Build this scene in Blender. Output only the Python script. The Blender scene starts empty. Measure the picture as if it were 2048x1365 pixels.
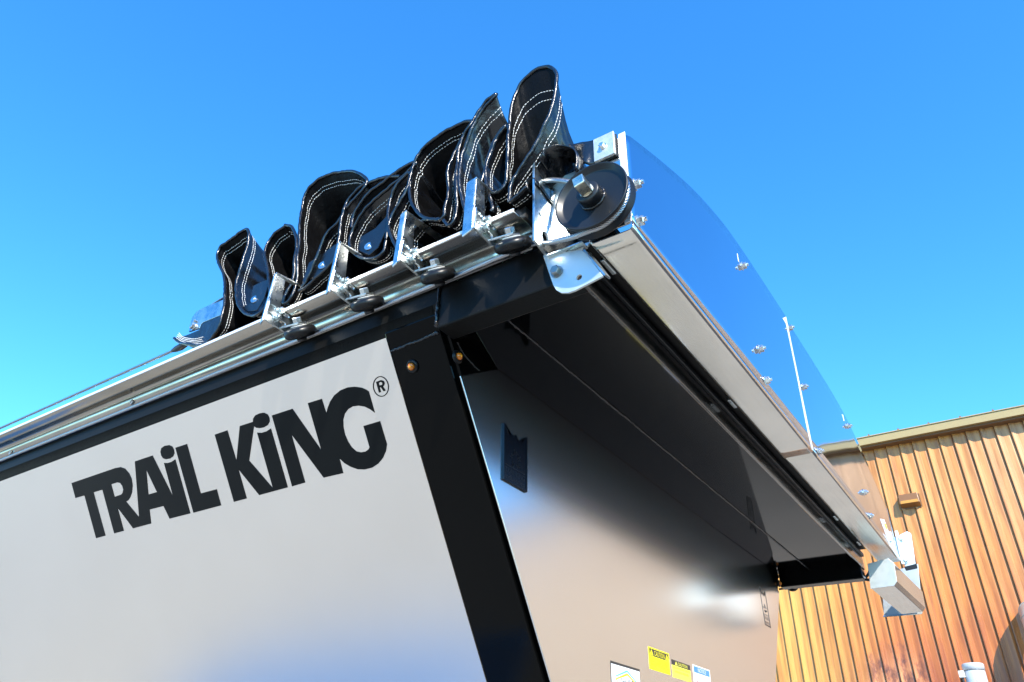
import bpy, math, random
from mathutils import Vector, Matrix, noise
from mathutils.geometry import tessellate_polygon
R_ = math.radians
random.seed(7)
H = 1.8                                   # eye height: local heights below are measured from the eye
scene = bpy.context.scene
col = scene.collection

# ------------------------------------------------------------------ camera, sky, sun, exposure
CX, CY, F = 1024.0, 682.5, 1469.69
RM = Matrix(((0.82862245, -0.27515706, -0.48751761),
             (0.55924761, 0.44582877, 0.69891259),
             (0.02503865, -0.85177773, 0.52330466)))     # columns: right, down, forward
cam_d = bpy.data.cameras.new('camera')
cam_d.sensor_width = 36.0
cam_d.lens = F / 2048 * 36
cam_d.clip_start = 0.02
cam_d.clip_end = 3000
cam = bpy.data.objects.new('camera', cam_d)
col.objects.link(cam)
rt, dn, fw = RM.col[0], RM.col[1], RM.col[2]
cam.matrix_world = Matrix(((rt.x, -dn.x, -fw.x, 0), (rt.y, -dn.y, -fw.y, 0), (rt.z, -dn.z, -fw.z, H), (0, 0, 0, 1)))
scene.camera = cam

SUN = Vector((0.58, -0.58, 0.573)).normalized()
world = bpy.data.worlds.new('World')
scene.world = world
world.use_nodes = True
wn, wl = world.node_tree.nodes, world.node_tree.links
wn.clear()
sky = wn.new('ShaderNodeTexSky')
sky.sky_type = 'NISHITA'
sky.sun_disc = False
sky.sun_elevation = math.asin(SUN.z)
sky.sun_rotation = math.atan2(SUN.x, SUN.y)
sky.altitude = 300
sky.air_density = 1.0
sky.dust_density = 0.0
sky.ozone_density = 3.0
hs = wn.new('ShaderNodeHueSaturation')
hs.inputs['Saturation'].default_value = 1.26
hs.inputs['Value'].default_value = 1.0
bg = wn.new('ShaderNodeBackground')
bg.inputs['Strength'].default_value = 0.15
wo = wn.new('ShaderNodeOutputWorld')
wl.new(sky.outputs[0], hs.inputs['Color'])
tint = wn.new('ShaderNodeMix')
tint.data_type = 'RGBA'
tint.blend_type = 'MULTIPLY'
tint.inputs['Factor'].default_value = 1.0
tint.inputs['B'].default_value = (0.64, 0.94, 1.04, 1)
wl.new(hs.outputs[0], tint.inputs['A'])
wl.new(tint.outputs['Result'], bg.inputs['Color'])
wl.new(bg.outputs[0], wo.inputs[0])

sd = bpy.data.lights.new('sun', 'SUN')
sd.energy = 3.0
sd.angle = R_(0.53)
sd.color = (1.0, 0.925, 0.80)
so = bpy.data.objects.new('sun', sd)
so.rotation_euler = (-SUN).to_track_quat('-Z', 'Y').to_euler()
so.location = (6, -6, 12)
col.objects.link(so)

scene.view_settings.view_transform = 'Standard'
scene.view_settings.look = 'None'
scene.view_settings.gamma = 1
scene.view_settings.exposure = 1.7
scene.view_settings.use_curve_mapping = False
scene.render.engine = 'CYCLES'
scene.cycles.max_bounces = 10
scene.cycles.glossy_bounces = 6

# ------------------------------------------------------------------ materials
def new_mat(name):
    m = bpy.data.materials.new(name)
    m.use_nodes = True
    nt = m.node_tree
    return m, nt.nodes, nt.links, nt.nodes['Principled BSDF']

def set_in(b, **kw):
    for k, v in kw.items():
        k = k.replace('_', ' ')
        if isinstance(v, tuple) and len(v) == 3:
            v = (*v, 1)
        b.inputs[k].default_value = v

def mapped(n, l, scale=(1, 1, 1)):
    tc = n.new('ShaderNodeTexCoord')
    mp = n.new('ShaderNodeMapping')
    mp.inputs['Scale'].default_value = scale
    l.new(tc.outputs['Object'], mp.inputs['Vector'])
    return mp.outputs['Vector']

def noise_tex(n, l, vec, scale, detail=4, rough=0.55):
    t = n.new('ShaderNodeTexNoise')
    t.inputs['Scale'].default_value = scale
    t.inputs['Detail'].default_value = detail
    t.inputs['Roughness'].default_value = rough
    l.new(vec, t.inputs['Vector'])
    return t.outputs['Fac']

def ramp(n, l, fac, stops):
    r = n.new('ShaderNodeValToRGB')
    e = r.color_ramp.elements
    while len(e) < len(stops):
        e.new(0.5)
    for i, (p, c) in enumerate(stops):
        e[i].position = p
        e[i].color = (*c, 1) if len(c) == 3 else c
    l.new(fac, r.inputs['Fac'])
    return r.outputs['Color']

def maprange(n, l, fac, a, b, lo=0.0, hi=1.0):
    m = n.new('ShaderNodeMapRange')
    m.inputs['From Min'].default_value = lo
    m.inputs['From Max'].default_value = hi
    m.inputs['To Min'].default_value = a
    m.inputs['To Max'].default_value = b
    l.new(fac, m.inputs['Value'])
    return m.outputs['Result']

def bump(n, l, b, fac, strength, dist):
    bp = n.new('ShaderNodeBump')
    bp.inputs['Strength'].default_value = strength
    bp.inputs['Distance'].default_value = dist
    l.new(fac, bp.inputs['Height'])
    l.new(bp.outputs['Normal'], b.inputs['Normal'])

def metal(name, colr, rough, rvar=0.08, scale=(1, 1, 1), nscale=40, bs=0.0, bd=0.001, bscale=30, met=1.0, cvar=0.06):
    m, n, l, b = new_mat(name)
    set_in(b, Metallic=met, Base_Color=colr)
    v = mapped(n, l, scale)
    f = noise_tex(n, l, v, nscale)
    l.new(maprange(n, l, f, max(rough - rvar, 0.01), rough + rvar, 0.3, 0.7), b.inputs['Roughness'])
    v2 = mapped(n, l)
    f2 = noise_tex(n, l, v2, 6, 5)
    k = 1 - cvar
    l.new(ramp(n, l, f2, [(0.3, tuple(c * k for c in colr)), (0.7, colr)]), b.inputs['Base Color'])
    if bs:
        bump(n, l, b, noise_tex(n, l, v2, bscale, 2), bs, bd)
    return m

def plain(name, colr, rough, met=0.0, **kw):
    m, n, l, b = new_mat(name)
    set_in(b, Base_Color=colr, Metallic=met, Roughness=rough, **kw)
    return m

M = {}
M['steel'] = metal('brushed_stainless', (0.76, 0.725, 0.66), 0.2, 0.06, (1, 0.03, 1), 160, cvar=0.12)
M['rail_steel'] = metal('rail_stainless', (0.44, 0.41, 0.365), 0.2, 0.06, (0.05, 1, 1), 90, cvar=0.2)
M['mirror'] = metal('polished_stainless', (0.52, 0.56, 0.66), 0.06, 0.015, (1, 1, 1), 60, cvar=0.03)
M['edge'] = plain('sunlit_pale_edge', (0.86, 0.85, 0.83), 0.42, 0.45)  # pale raw metal, with sun glare on the edges put into the colour
M['zinc'] = None
m, n, l, b = new_mat('zinc_plate')
set_in(b, Metallic=1.0)
v = mapped(n, l)
vo = n.new('ShaderNodeTexVoronoi')
vo.inputs['Scale'].default_value = 260
l.new(v, vo.inputs['Vector'])
f2 = noise_tex(n, l, v, 34, 6)
mx = n.new('ShaderNodeMath')
mx.operation = 'MULTIPLY_ADD'
mx.inputs[1].default_value = 0.25
l.new(vo.outputs['Distance'], mx.inputs[0])
l.new(f2, mx.inputs[2])
l.new(ramp(n, l, mx.outputs[0], [(0.35, (0.44, 0.49, 0.50)), (0.62, (0.58, 0.63, 0.64)), (0.8, (0.68, 0.73, 0.73))]), b.inputs['Base Color'])
l.new(maprange(n, l, f2, 0.2, 0.38, 0.3, 0.7), b.inputs['Roughness'])
bump(n, l, b, noise_tex(n, l, v, 60, 3), 0.12, 0.001)
M['zinc'] = m
M['zinc_dull'] = metal('dull_zinc', (0.62, 0.66, 0.66), 0.48, 0.06, nscale=50, met=0.75, cvar=0.12)
M['bolt'] = metal('bolt_zinc', (0.80, 0.80, 0.77), 0.3, 0.1, nscale=200)
M['bolt_dark'] = metal('weathered_bolt', (0.33, 0.33, 0.32), 0.42, 0.1, nscale=200)
M['rope'] = metal('galvanised_rope', (0.50, 0.50, 0.50), 0.34, 0.1, nscale=300)
M['nut'] = metal('yellowed_zinc', (0.78, 0.74, 0.60), 0.3, 0.1, nscale=120, cvar=0.3)

# gloss black paint with a slight orange peel
m, n, l, b = new_mat('gloss_black_paint')
set_in(b, Base_Color=(0.002, 0.002, 0.002), Roughness=0.08, Specular_IOR_Level=0.11)
v = mapped(n, l)
l.new(maprange(n, l, noise_tex(n, l, v, 9), 0.05, 0.13, 0.35, 0.65), b.inputs['Roughness'])
bump(n, l, b, noise_tex(n, l, v, 220, 2), 0.10, 0.0008)
M['black'] = m
m, n, l, b = new_mat('textured_black_paint')
set_in(b, Base_Color=(0.006, 0.006, 0.006), Roughness=0.45, Specular_IOR_Level=0.12)
v = mapped(n, l)
bump(n, l, b, noise_tex(n, l, v, 150, 2), 0.35, 0.0012)
M['black_tex'] = m
m, n, l, b = new_mat('soffit_black_paint')
set_in(b, Base_Color=(0.001, 0.001, 0.001), Roughness=0.06, IOR=1.24)
M['soffit'] = m
m, n, l, b = new_mat('lip_gloss_paint')
set_in(b, Base_Color=(0.003, 0.003, 0.003), Roughness=0.12, Specular_IOR_Level=0.6, Coat_Weight=0.6, Coat_Roughness=0.06)
bump(n, l, b, noise_tex(n, l, mapped(n, l), 160, 2), 0.4, 0.0012)
M['lip'] = m
M['satin_black'] = metal('satin_black_coating', (0.010, 0.012, 0.015), 0.36, 0.05, nscale=30, met=0.0)
M['satin_black'].node_tree.nodes['Principled BSDF'].inputs['Specular IOR Level'].default_value = 0.32
M['weld'] = plain('painted_weld', (0.012, 0.012, 0.013), 0.22)
M['rubber'] = metal('black_rubber', (0.007, 0.007, 0.0075), 0.34, 0.1, nscale=80, met=0.0, bs=0.25, bd=0.001, bscale=120)
M['rubber'].node_tree.nodes['Principled BSDF'].inputs['Specular IOR Level'].default_value = 0.28
M['plastic'] = plain('black_plastic', (0.02, 0.021, 0.023), 0.38)
M['dark_gap'] = plain('dark_seal', (0.006, 0.006, 0.006), 0.7)

# satin aluminium-skinned side sheets
m, n, l, b = new_mat('satin_panel')
set_in(b, Metallic=0.93, Base_Color=(0.80, 0.79, 0.77))
v = mapped(n, l)
f = noise_tex(n, l, v, 3, 5)
b.inputs['Roughness'].default_value = 0.26
fs = noise_tex(n, l, mapped(n, l, (1, 1, 1)), 420, 3)
mixn = ramp(n, l, f, [(0.3, (0.84, 0.78, 0.715)), (0.7, (0.87, 0.81, 0.745))])
l.new(mixn, b.inputs['Base Color'])
M['panel'] = m
m, n, l, b = new_mat('satin_end_sheet')
set_in(b, Metallic=1.0, Base_Color=(0.90, 0.89, 0.855))
v = mapped(n, l)
f = noise_tex(n, l, v, 3, 5)
b.inputs['Roughness'].default_value = 0.21
M['end_sheet'] = m
M['vinyl_letter'] = plain('black_vinyl_lettering', (0.004, 0.005, 0.0055), 0.3, Specular_IOR_Level=0.12)

# black tarpaulin vinyl
m, n, l, b = new_mat('black_tarpaulin')
set_in(b, Base_Color=(0.004, 0.0045, 0.006), Specular_IOR_Level=0.5, Coat_Weight=0.25, Coat_Roughness=0.06)
v = mapped(n, l)
f = noise_tex(n, l, v, 25, 5)
l.new(maprange(n, l, f, 0.16, 0.30, 0.3, 0.7), b.inputs['Roughness'])
wv = noise_tex(n, l, v, 700, 1)
f3 = noise_tex(n, l, mapped(n, l, (1, 1.6, 1)), 17, 3, 0.5)
mm = n.new('ShaderNodeMath')
mm.operation = 'MULTIPLY_ADD'
mm.inputs[1].default_value = 0.05
l.new(wv, mm.inputs[0])
l.new(f3, mm.inputs[2])
bump(n, l, b, mm.outputs[0], 0.5, 0.014)
M['tarp'] = m
m, n, l, b = new_mat('woven_tarpaulin_back')
set_in(b, Base_Color=(0.0035, 0.0035, 0.004), Specular_IOR_Level=0.07, Roughness=0.42)
v = mapped(n, l)
f3 = noise_tex(n, l, mapped(n, l, (1, 1.6, 1)), 17, 3, 0.5)
wv = noise_tex(n, l, v, 600, 1)
mm = n.new('ShaderNodeMath')
mm.operation = 'MULTIPLY_ADD'
mm.inputs[1].default_value = 0.12
l.new(wv, mm.inputs[0])
l.new(f3, mm.inputs[2])
bump(n, l, b, mm.outputs[0], 0.5, 0.012)
M['tarp_back'] = m
M['thread'] = plain('white_thread', (0.82, 0.82, 0.80), 0.7)
M['amber'] = plain('amber_lens', (0.85, 0.22, 0.01), 0.12, Transmission_Weight=0.25, Coat_Weight=0.5)
M['amber_core'] = plain('amber_reflector', (1.0, 0.38, 0.02), 0.25, 0.3)
M['white_print'] = plain('white_decal', (0.82, 0.82, 0.81), 0.35)
M['yellow_print'] = plain('yellow_decal', (0.85, 0.72, 0.01), 0.35)
M['yellow2_print'] = plain('pale_yellow_decal', (0.85, 0.76, 0.08), 0.35)
M['black_print'] = plain('black_print', (0.03, 0.028, 0.025), 0.4)
M['brown_print'] = plain('fine_print', (0.45, 0.27, 0.01), 0.4)
M['blue_print'] = plain('blue_print', (0.06, 0.22, 0.68), 0.35)
M['cyan_print'] = plain('light_blue_print', (0.10, 0.48, 0.85), 0.35)
M['red_print'] = plain('red_print', (0.6, 0.03, 0.03), 0.35)
M['badge'] = plain('navy_black_badge', (0.005, 0.006, 0.010), 0.25, Specular_IOR_Level=0.3)
M['badge_mark'] = plain('badge_relief', (0.003, 0.003, 0.004), 0.4)

# orange-tan coated siding, chalked and stained
def siding_mat(name, rough):
    m, n, l, b = new_mat(name)
    v = mapped(n, l)
    geo = n.new('ShaderNodeNewGeometry')
    mp = n.new('ShaderNodeMapping')
    mp.inputs['Scale'].default_value = (0.28, 0.28, 0.22)
    l.new(geo.outputs['Position'], mp.inputs['Vector'])
    f = noise_tex(n, l, mp.outputs['Vector'], 1.0, 4)
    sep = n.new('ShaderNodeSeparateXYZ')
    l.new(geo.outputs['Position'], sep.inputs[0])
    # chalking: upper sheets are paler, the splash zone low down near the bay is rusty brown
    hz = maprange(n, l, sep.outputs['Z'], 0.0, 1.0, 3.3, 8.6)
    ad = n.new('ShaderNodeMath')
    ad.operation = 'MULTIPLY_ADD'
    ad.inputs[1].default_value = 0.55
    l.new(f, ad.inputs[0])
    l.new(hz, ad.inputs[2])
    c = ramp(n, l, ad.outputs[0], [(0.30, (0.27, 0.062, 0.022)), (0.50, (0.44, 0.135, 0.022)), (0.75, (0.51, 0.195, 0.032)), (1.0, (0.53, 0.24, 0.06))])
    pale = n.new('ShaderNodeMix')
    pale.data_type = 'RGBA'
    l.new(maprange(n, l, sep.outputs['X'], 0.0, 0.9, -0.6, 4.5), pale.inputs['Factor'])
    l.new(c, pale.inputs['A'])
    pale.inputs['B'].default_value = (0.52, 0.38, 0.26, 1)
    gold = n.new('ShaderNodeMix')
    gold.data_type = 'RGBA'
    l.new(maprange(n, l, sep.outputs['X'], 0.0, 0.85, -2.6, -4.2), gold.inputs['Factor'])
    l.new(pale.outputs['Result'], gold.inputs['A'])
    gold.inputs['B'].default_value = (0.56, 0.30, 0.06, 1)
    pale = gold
    mp3 = n.new('ShaderNodeMapping')
    mp3.inputs['Scale'].default_value = (3.0, 3.0, 1.4)
    l.new(geo.outputs['Position'], mp3.inputs['Vector'])
    rn = noise_tex(n, l, mp3.outputs['Vector'], 2.2, 8, 0.7)
    rc = ramp(n, l, rn, [(0.36, (0.10, 0.035, 0.02)), (0.46, (0.30, 0.10, 0.04)), (0.55, (0.56, 0.24, 0.09)), (0.7, (0.62, 0.33, 0.16))])
    def mth(op, a, b_):
        q = n.new('ShaderNodeMath'); q.operation = op; q.use_clamp = op == 'MULTIPLY'
        for i_, z_ in enumerate((a, b_)):
            if isinstance(z_, (int, float)): q.inputs[i_].default_value = z_
            else: l.new(z_, q.inputs[i_])
        return q.outputs[0]
    xj = mth('ADD', sep.outputs['X'], mth('MULTIPLY', rn, 0.3))
    zj = mth('ADD', sep.outputs['Z'], mth('MULTIPLY', rn, 1.6))
    mask = mth('MULTIPLY', mth('MULTIPLY', maprange(n, l, xj, 0.0, 1.0, -2.95, -2.8), maprange(n, l, xj, 1.0, 0.0, -2.1, -1.75)), maprange(n, l, zj, 1.0, 0.0, 4.7, 5.3))
    rust = n.new('ShaderNodeMix')
    rust.data_type = 'RGBA'
    l.new(mask, rust.inputs['Factor'])
    l.new(pale.outputs['Result'], rust.inputs['A'])
    l.new(rc, rust.inputs['B'])
    c = rust.outputs['Result']
    mp2 = n.new('ShaderNodeMapping')
    mp2.inputs['Scale'].default_value = (5.0, 5.0, 0.35)
    l.new(geo.outputs['Position'], mp2.inputs['Vector'])
    st = noise_tex(n, l, mp2.outputs['Vector'], 2.0, 5)
    mix = n.new('ShaderNodeMix')
    mix.data_type = 'RGBA'
    mix.blend_type = 'MULTIPLY'
    mix.inputs['Factor'].default_value = 0.7
    l.new(c, mix.inputs['A'])
    l.new(ramp(n, l, st, [(0.34, (0.50, 0.36, 0.28)), (0.6, (1, 1, 1))]), mix.inputs['B'])
    l.new(mix.outputs['Result'], b.inputs['Base Color'])
    l.new(maprange(n, l, f, rough - 0.06, rough + 0.1, 0.3, 0.7), b.inputs['Roughness'])
    return m
M['siding'] = siding_mat('orange_siding', 0.28)
M['trim'] = metal('olive_bronze_trim', (0.33, 0.25, 0.11), 0.4, 0.06, nscale=8, met=0.0)
M['trim_dark'] = metal('brown_trim', (0.16, 0.085, 0.04), 0.45, 0.06, nscale=8, met=0.0)
M['bronze'] = metal('bronze_housing', (0.20, 0.09, 0.03), 0.4, 0.06, nscale=20, met=0.0)
M['amber_glass'] = plain('ribbed_amber_glass', (0.62, 0.30, 0.06), 0.2, Transmission_Weight=0.3)
M['duct'] = metal('grey_duct', (0.52, 0.48, 0.43), 0.4, 0.08, nscale=12, met=0.55, cvar=0.2)
M['motor_grey'] = metal('motor_grey_paint', (0.50, 0.51, 0.52), 0.4, 0.06, nscale=15, met=0.1, cvar=0.15)
M['box_grey'] = plain('pale_grey_plastic', (0.68, 0.66, 0.60), 0.45)

m, n, l, b = new_mat('concrete_yard')
v = mapped(n, l)
f = noise_tex(n, l, v, 0.35, 8, 0.65)
f2 = noise_tex(n, l, v, 60, 4, 0.7)
mix = n.new('ShaderNodeMix')
mix.data_type = 'RGBA'
mix.blend_type = 'MULTIPLY'
mix.inputs['Factor'].default_value = 0.6
l.new(ramp(n, l, f, [(0.35, (0.32, 0.292, 0.235)), (0.65, (0.39, 0.358, 0.29))]), mix.inputs['A'])
l.new(ramp(n, l, f2, [(0.3, (0.72, 0.72, 0.72)), (0.6, (1, 1, 1))]), mix.inputs['B'])
l.new(mix.outputs['Result'], b.inputs['Base Color'])
set_in(b, Roughness=0.85)
bump(n, l, b, f2, 0.3, 0.01)
M['ground'] = m

# ------------------------------------------------------------------ helpers
def ray(px, py):
    d = Vector((px - CX, py - CY, F)) / F
    return RM @ d
def at(px, py, ax, val):
    """the point of the plane axis=val (metres from the eye) seen at a place in the photograph"""
    d = ray(px, py)
    return d * (val / d[ax])

class MB:
    def __init__(s):
        s.v, s.f, s.sm = [], [], []
    def add(s, vs, fs, smooth=False):
        o = len(s.v)
        s.v += [Vector(p) for p in vs]
        s.f += [tuple(i + o for i in f) for f in fs]
        s.sm += [smooth] * len(fs)
        return s
    def box(s, a, b):
        x0, y0, z0 = (min(a[i], b[i]) for i in range(3))
        x1, y1, z1 = (max(a[i], b[i]) for i in range(3))
        return s.hexa([(x0, y0, z0), (x1, y0, z0), (x1, y1, z0), (x0, y1, z0)], [(x0, y0, z1), (x1, y0, z1), (x1, y1, z1), (x0, y1, z1)])
    def hexa(s, lo, hi):
        return s.add(list(lo) + list(hi), [(3, 2, 1, 0), (4, 5, 6, 7), (0, 1, 5, 4), (1, 2, 6, 5), (2, 3, 7, 6), (3, 0, 4, 7)])
    def prism(s, poly, vec, holes=()):
        """closed outline(s) given as 3D points, thickened along vec"""
        loops = [[Vector(p) for p in poly]] + [[Vector(p) for p in h] for h in holes]
        flat = [p for lp in loops for p in lp]
        tris = tessellate_polygon(loops)
        nn = len(flat)
        vec = Vector(vec)
        nrm = Vector((0, 0, 0))
        for i, j, k in tris:
            c = (flat[j] - flat[i]).cross(flat[k] - flat[i])
            if c.dot(vec) < 0:
                c = -c
            nrm += c
        fs = []
        for t in tris:
            i, j, k = t
            up = (flat[j] - flat[i]).cross(flat[k] - flat[i]).dot(vec) > 0
            a = (i, j, k) if up else (k, j, i)
            fs.append(tuple(q + nn for q in a))
            fs.append(tuple(reversed(a)))
        o = 0
        for li, lp in enumerate(loops):
            m_ = len(lp)
            area = Vector((0, 0, 0))
            for q in range(m_):
                area += lp[q].cross(lp[(q + 1) % m_])
            ccw = area.dot(vec) > 0
            if li > 0:
                ccw = not ccw
            for q in range(m_):
                a_, b_ = o + q, o + (q + 1) % m_
                fs.append((a_, b_, b_ + nn, a_ + nn) if ccw else (b_, a_, a_ + nn, b_ + nn))
            o += m_
        return s.add(flat + [p + vec for p in flat], fs)
    def tube(s, pts, r, n=8, caps=True, closed=False):
        pts = [Vector(p) for p in pts]
        N = len(pts)
        rr = r if hasattr(r, '__len__') else [r] * N
        rings = []
        prev = None
        for i, p in enumerate(pts):
            if closed:
                t = pts[(i + 1) % N] - pts[i - 1]
            else:
                t = pts[min(i + 1, N - 1)] - pts[max(i - 1, 0)]
            if t.length < 1e-9:
                t = Vector((1, 0, 0))
            t.normalize()
            if prev is None:
                a = t.cross(Vector((0, 0, 1)))
                if a.length < 1e-3:
                    a = t.cross(Vector((0, 1, 0)))
            else:
                a = prev - t * prev.dot(t)
            a.normalize()
            prev = a
            b_ = t.cross(a)
            rings.append([p + (a * math.cos(6.28318 * k / n) + b_ * math.sin(6.28318 * k / n)) * rr[i] for k in range(n)])
        vs = [q for rg in rings for q in rg]
        fs = []
        for i in range(N if closed else N - 1):
            j = (i + 1) % N
            for k in range(n):
                fs.append((i * n + k, i * n + (k + 1) % n, j * n + (k + 1) % n, j * n + k))
        s.add(vs, fs, True)
        if caps and not closed:
            s.add(rings[0], [tuple(reversed(range(n)))])
            s.add(rings[-1], [tuple(range(n))])
        return s
    def lathe(s, c, axis, prof, n=32, smooth=True):
        """prof: (distance along axis, radius) pairs"""
        c, axis = Vector(c), Vector(axis).normalized()
        a = axis.cross(Vector((0, 0, 1)))
        if a.length < 1e-3:
            a = axis.cross(Vector((0, 1, 0)))
        a.normalize()
        b_ = axis.cross(a)
        vs, fs = [], []
        for h, r in prof:
            for k in range(n):
                t = 6.2831853 * k / n
                vs.append(c + axis * h + (a * math.cos(t) + b_ * math.sin(t)) * r)
        for i in range(len(prof) - 1):
            for k in range(n):
                fs.append((i * n + k, i * n + (k + 1) % n, (i + 1) * n + (k + 1) % n, (i + 1) * n + k))
        s.add(vs, fs, smooth)
        m_ = len(prof) - 1
        s.f.append(tuple(len(s.v) - len(vs) + q for q in reversed(range(n)))); s.sm.append(False)
        s.f.append(tuple(len(s.v) - len(vs) + m_ * n + q for q in range(n))); s.sm.append(False)
        return s
    def hexhead(s, c, axis, r, h, washer=0.0):
        if washer:
            s.lathe(c, axis, [(0, washer), (h * 0.22, washer)], 20, False)
        c2 = Vector(c) + Vector(axis).normalized() * (h * 0.2 if washer else 0)
        s.lathe(c2, axis, [(0, r), (h * 0.85, r), (h, r * 0.82)], 6, False)
        return s
    def build(s, name, mat, parent=None, bevel=0.0, solid=0.0):
        me = bpy.data.meshes.new(name)
        me.from_pydata([(p.x, p.y, p.z + H) for p in s.v], [], s.f)
        me.polygons.foreach_set('use_smooth', s.sm)
        me.materials.append(mat)
        me.update()
        o = bpy.data.objects.new(name, me)
        col.objects.link(o)
        if parent is not None:
            o.parent = parent
            o.matrix_parent_inverse = Matrix.Translation(-world_loc(parent))
        if solid:
            md = o.modifiers.new('thickness', 'SOLIDIFY')
            md.thickness = solid
            md.offset = 0
        if bevel:
            md = o.modifiers.new('bevel', 'BEVEL')
            md.width = bevel
            md.segments = 2
            md.limit_method = 'ANGLE'
            md.angle_limit = R_(40)
            md.harden_normals = False
        return o

def world_loc(o):
    return Vector(o.get('base', (0, 0, 0)))
def tag(o, label=None, cat=None, group=None, kind=None):
    if label: o['label'] = label
    if cat: o['category'] = cat
    if group: o['group'] = group
    if kind: o['kind'] = kind
    return o
def thing(name, label, cat, loc=(0, 0, 0), group=None):
    o = bpy.data.objects.new(name, None)
    o.empty_display_size = 0.1
    p = Vector(loc) + Vector((0, 0, H))
    o.location = p
    o['base'] = tuple(p)
    col.objects.link(o)
    return tag(o, label, cat, group)

def smooth_path(pts, step):
    """Catmull-Rom through 2D/3D points, resampled about every step"""
    P = [Vector(p) for p in pts]
    P = [P[0] * 2 - P[1]] + P + [P[-1] * 2 - P[-2]]
    out = []
    for i in range(1, len(P) - 2):
        a, b_, c, d = P[i - 1:i + 3]
        k = max(1, int((c - b_).length / step + 0.5))
        for q in range(k):
            t = q / k
            out.append(0.5 * ((2 * b_) + (c - a) * t + (2 * a - 5 * b_ + 4 * c - d) * t * t + (3 * b_ - a - 3 * c + d) * t ** 3))
    out.append(P[-2])
    return out

def text_mesh(body, p0, u, v, w, h, nrm, lift=0.0006):
    """flat lettering fitted to a w x h field whose lower left corner is p0"""
    cu = bpy.data.curves.new('lettering', 'FONT')
    cu.body = body
    cu.align_x = 'LEFT'
    cu.resolution_u = 3
    ob = bpy.data.objects.new('lettering', cu)
    me = bpy.data.meshes.new_from_object(ob)
    xs = [q.co.x for q in me.vertices]
    ys = [q.co.y for q in me.vertices]
    x0, x1, y0, y1 = min(xs), max(xs), min(ys), max(ys)
    mb = MB()
    u, v, nrm, p0 = Vector(u), Vector(v), Vector(nrm), Vector(p0)
    mb.add([p0 + u * ((q.co.x - x0) / (x1 - x0) * w) + v * ((q.co.y - y0) / (y1 - y0) * h) + nrm * lift for q in me.vertices],
           [tuple(pl.vertices) for pl in me.polygons])
    bpy.data.objects.remove(ob)
    bpy.data.curves.remove(cu)
    bpy.data.meshes.remove(me)
    return mb

# ------------------------------------------------------------------ ground
g = MB().add([(-400, -400, -H), (400, -400, -H), (400, 400, -H), (-400, 400, -H)], [(0, 1, 2, 3)]).build('ground', M['ground'])
tag(g, kind='structure')

# unseen dark ground added along the tail so its reflection blackens the soffit
m, n, l, b = new_mat('added_dark_ground')
v = mapped(n, l)
f2 = noise_tex(n, l, v, 90, 4, 0.7)
l.new(ramp(n, l, f2, [(0.3, (0.022, 0.022, 0.023)), (0.7, (0.045, 0.044, 0.043))]), b.inputs['Base Color'])
set_in(b, Roughness=0.9)
M['added_dark_ground'] = m
edge_l = [(0.62 + 0.12 * noise.noise(Vector((y_ * 0.45, 2, 5))), y_) for y_ in [-40 + k_ * 0.5 for k_ in range(0, 113)]]
vs, fs = [], []
for x_, y_ in edge_l:
    vs += [(x_, y_, -H + 0.004), (60, y_, -H + 0.004)]
for k_ in range(len(edge_l) - 1):
    fs.append((2 * k_, 2 * k_ + 1, 2 * k_ + 3, 2 * k_ + 2))
tag(MB().add(vs, fs).build('unseen_dark_ground', M['added_dark_ground']), kind='structure')

# unseen blue sheet, added to tint the reflection low in the side panel
vs, fs = [], []
for i in range(41):
    for j in range(17):
        x_, y_ = -5.7 + 3.2 * i / 40, -0.06 + 1.4 * j / 16
        vs.append((x_ + 0.05 * noise.noise(Vector((j * 0.4, 3, 1))), y_ + 0.05 * noise.noise(Vector((i * 0.3, 1, 2))), -H + 0.012 + 0.02 * abs(noise.noise(Vector((x_ * 2, y_ * 2, 0))))))
for i in range(40):
    for j in range(16):
        a = i * 17 + j
        fs.append((a, a + 17, a + 18, a + 1))
M['blue_sheet'] = plain('added_blue_sheet', (0.05, 0.15, 0.33), 0.5)
gs = MB().add(vs, fs, True).build('unseen_blue_sheet', M['blue_sheet'], solid=0.003)
tag(gs, 'blue sheet added out of view beside the trailer, tinting the foot of the side panel', 'ground sheet')

# ------------------------------------------------------------------ trailer body
TH = R_(33.5)
SN, CS = math.sin(TH), math.cos(TH)
YC = 2.235                                # centre line of the body
def fl(x, d, off=0.0):                    # flared near side: d metres down the slope
    return Vector((x, 1 + d * SN - off * CS, 0.912 - d * CS - off * SN))
NF = Vector((0, -CS, -SN))
def fl_px(px, py, off=0.0):
    d = ray(px, py)
    t = math.tan(TH)
    return d * ((1 + 0.912 * t - off / CS) / (d.y + d.z * t))
def mir(p):
    return Vector((p[0], 2 * YC - p[1], p[2]))

trailer = thing('dump_trailer', 'long black framed hopper trailer with flared silver panels and large black lettering', 'trailer', (-4.5, YC, -H))
XL = -9.0
XE = -0.900
def wall_slab(fn):
    mb = MB()
    lo = [fn(fl(XL, 0, -0.004)), fn(fl(-0.914, 0, -0.004)), fn(fl(-0.914, 1.62, -0.004)), fn(fl(XL, 1.62, -0.004))]
    hi = [fn(fl(XL, 0, 0)), fn(fl(-0.914, 0, 0)), fn(fl(-0.914, 1.62, 0)), fn(fl(XL, 1.62, 0))]
    return mb.hexa(lo, hi)
wall_slab(lambda p: p).build('side_wall', M['black'], trailer)
wall_slab(mir).build('side_wall', M['black'], trailer)
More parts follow.
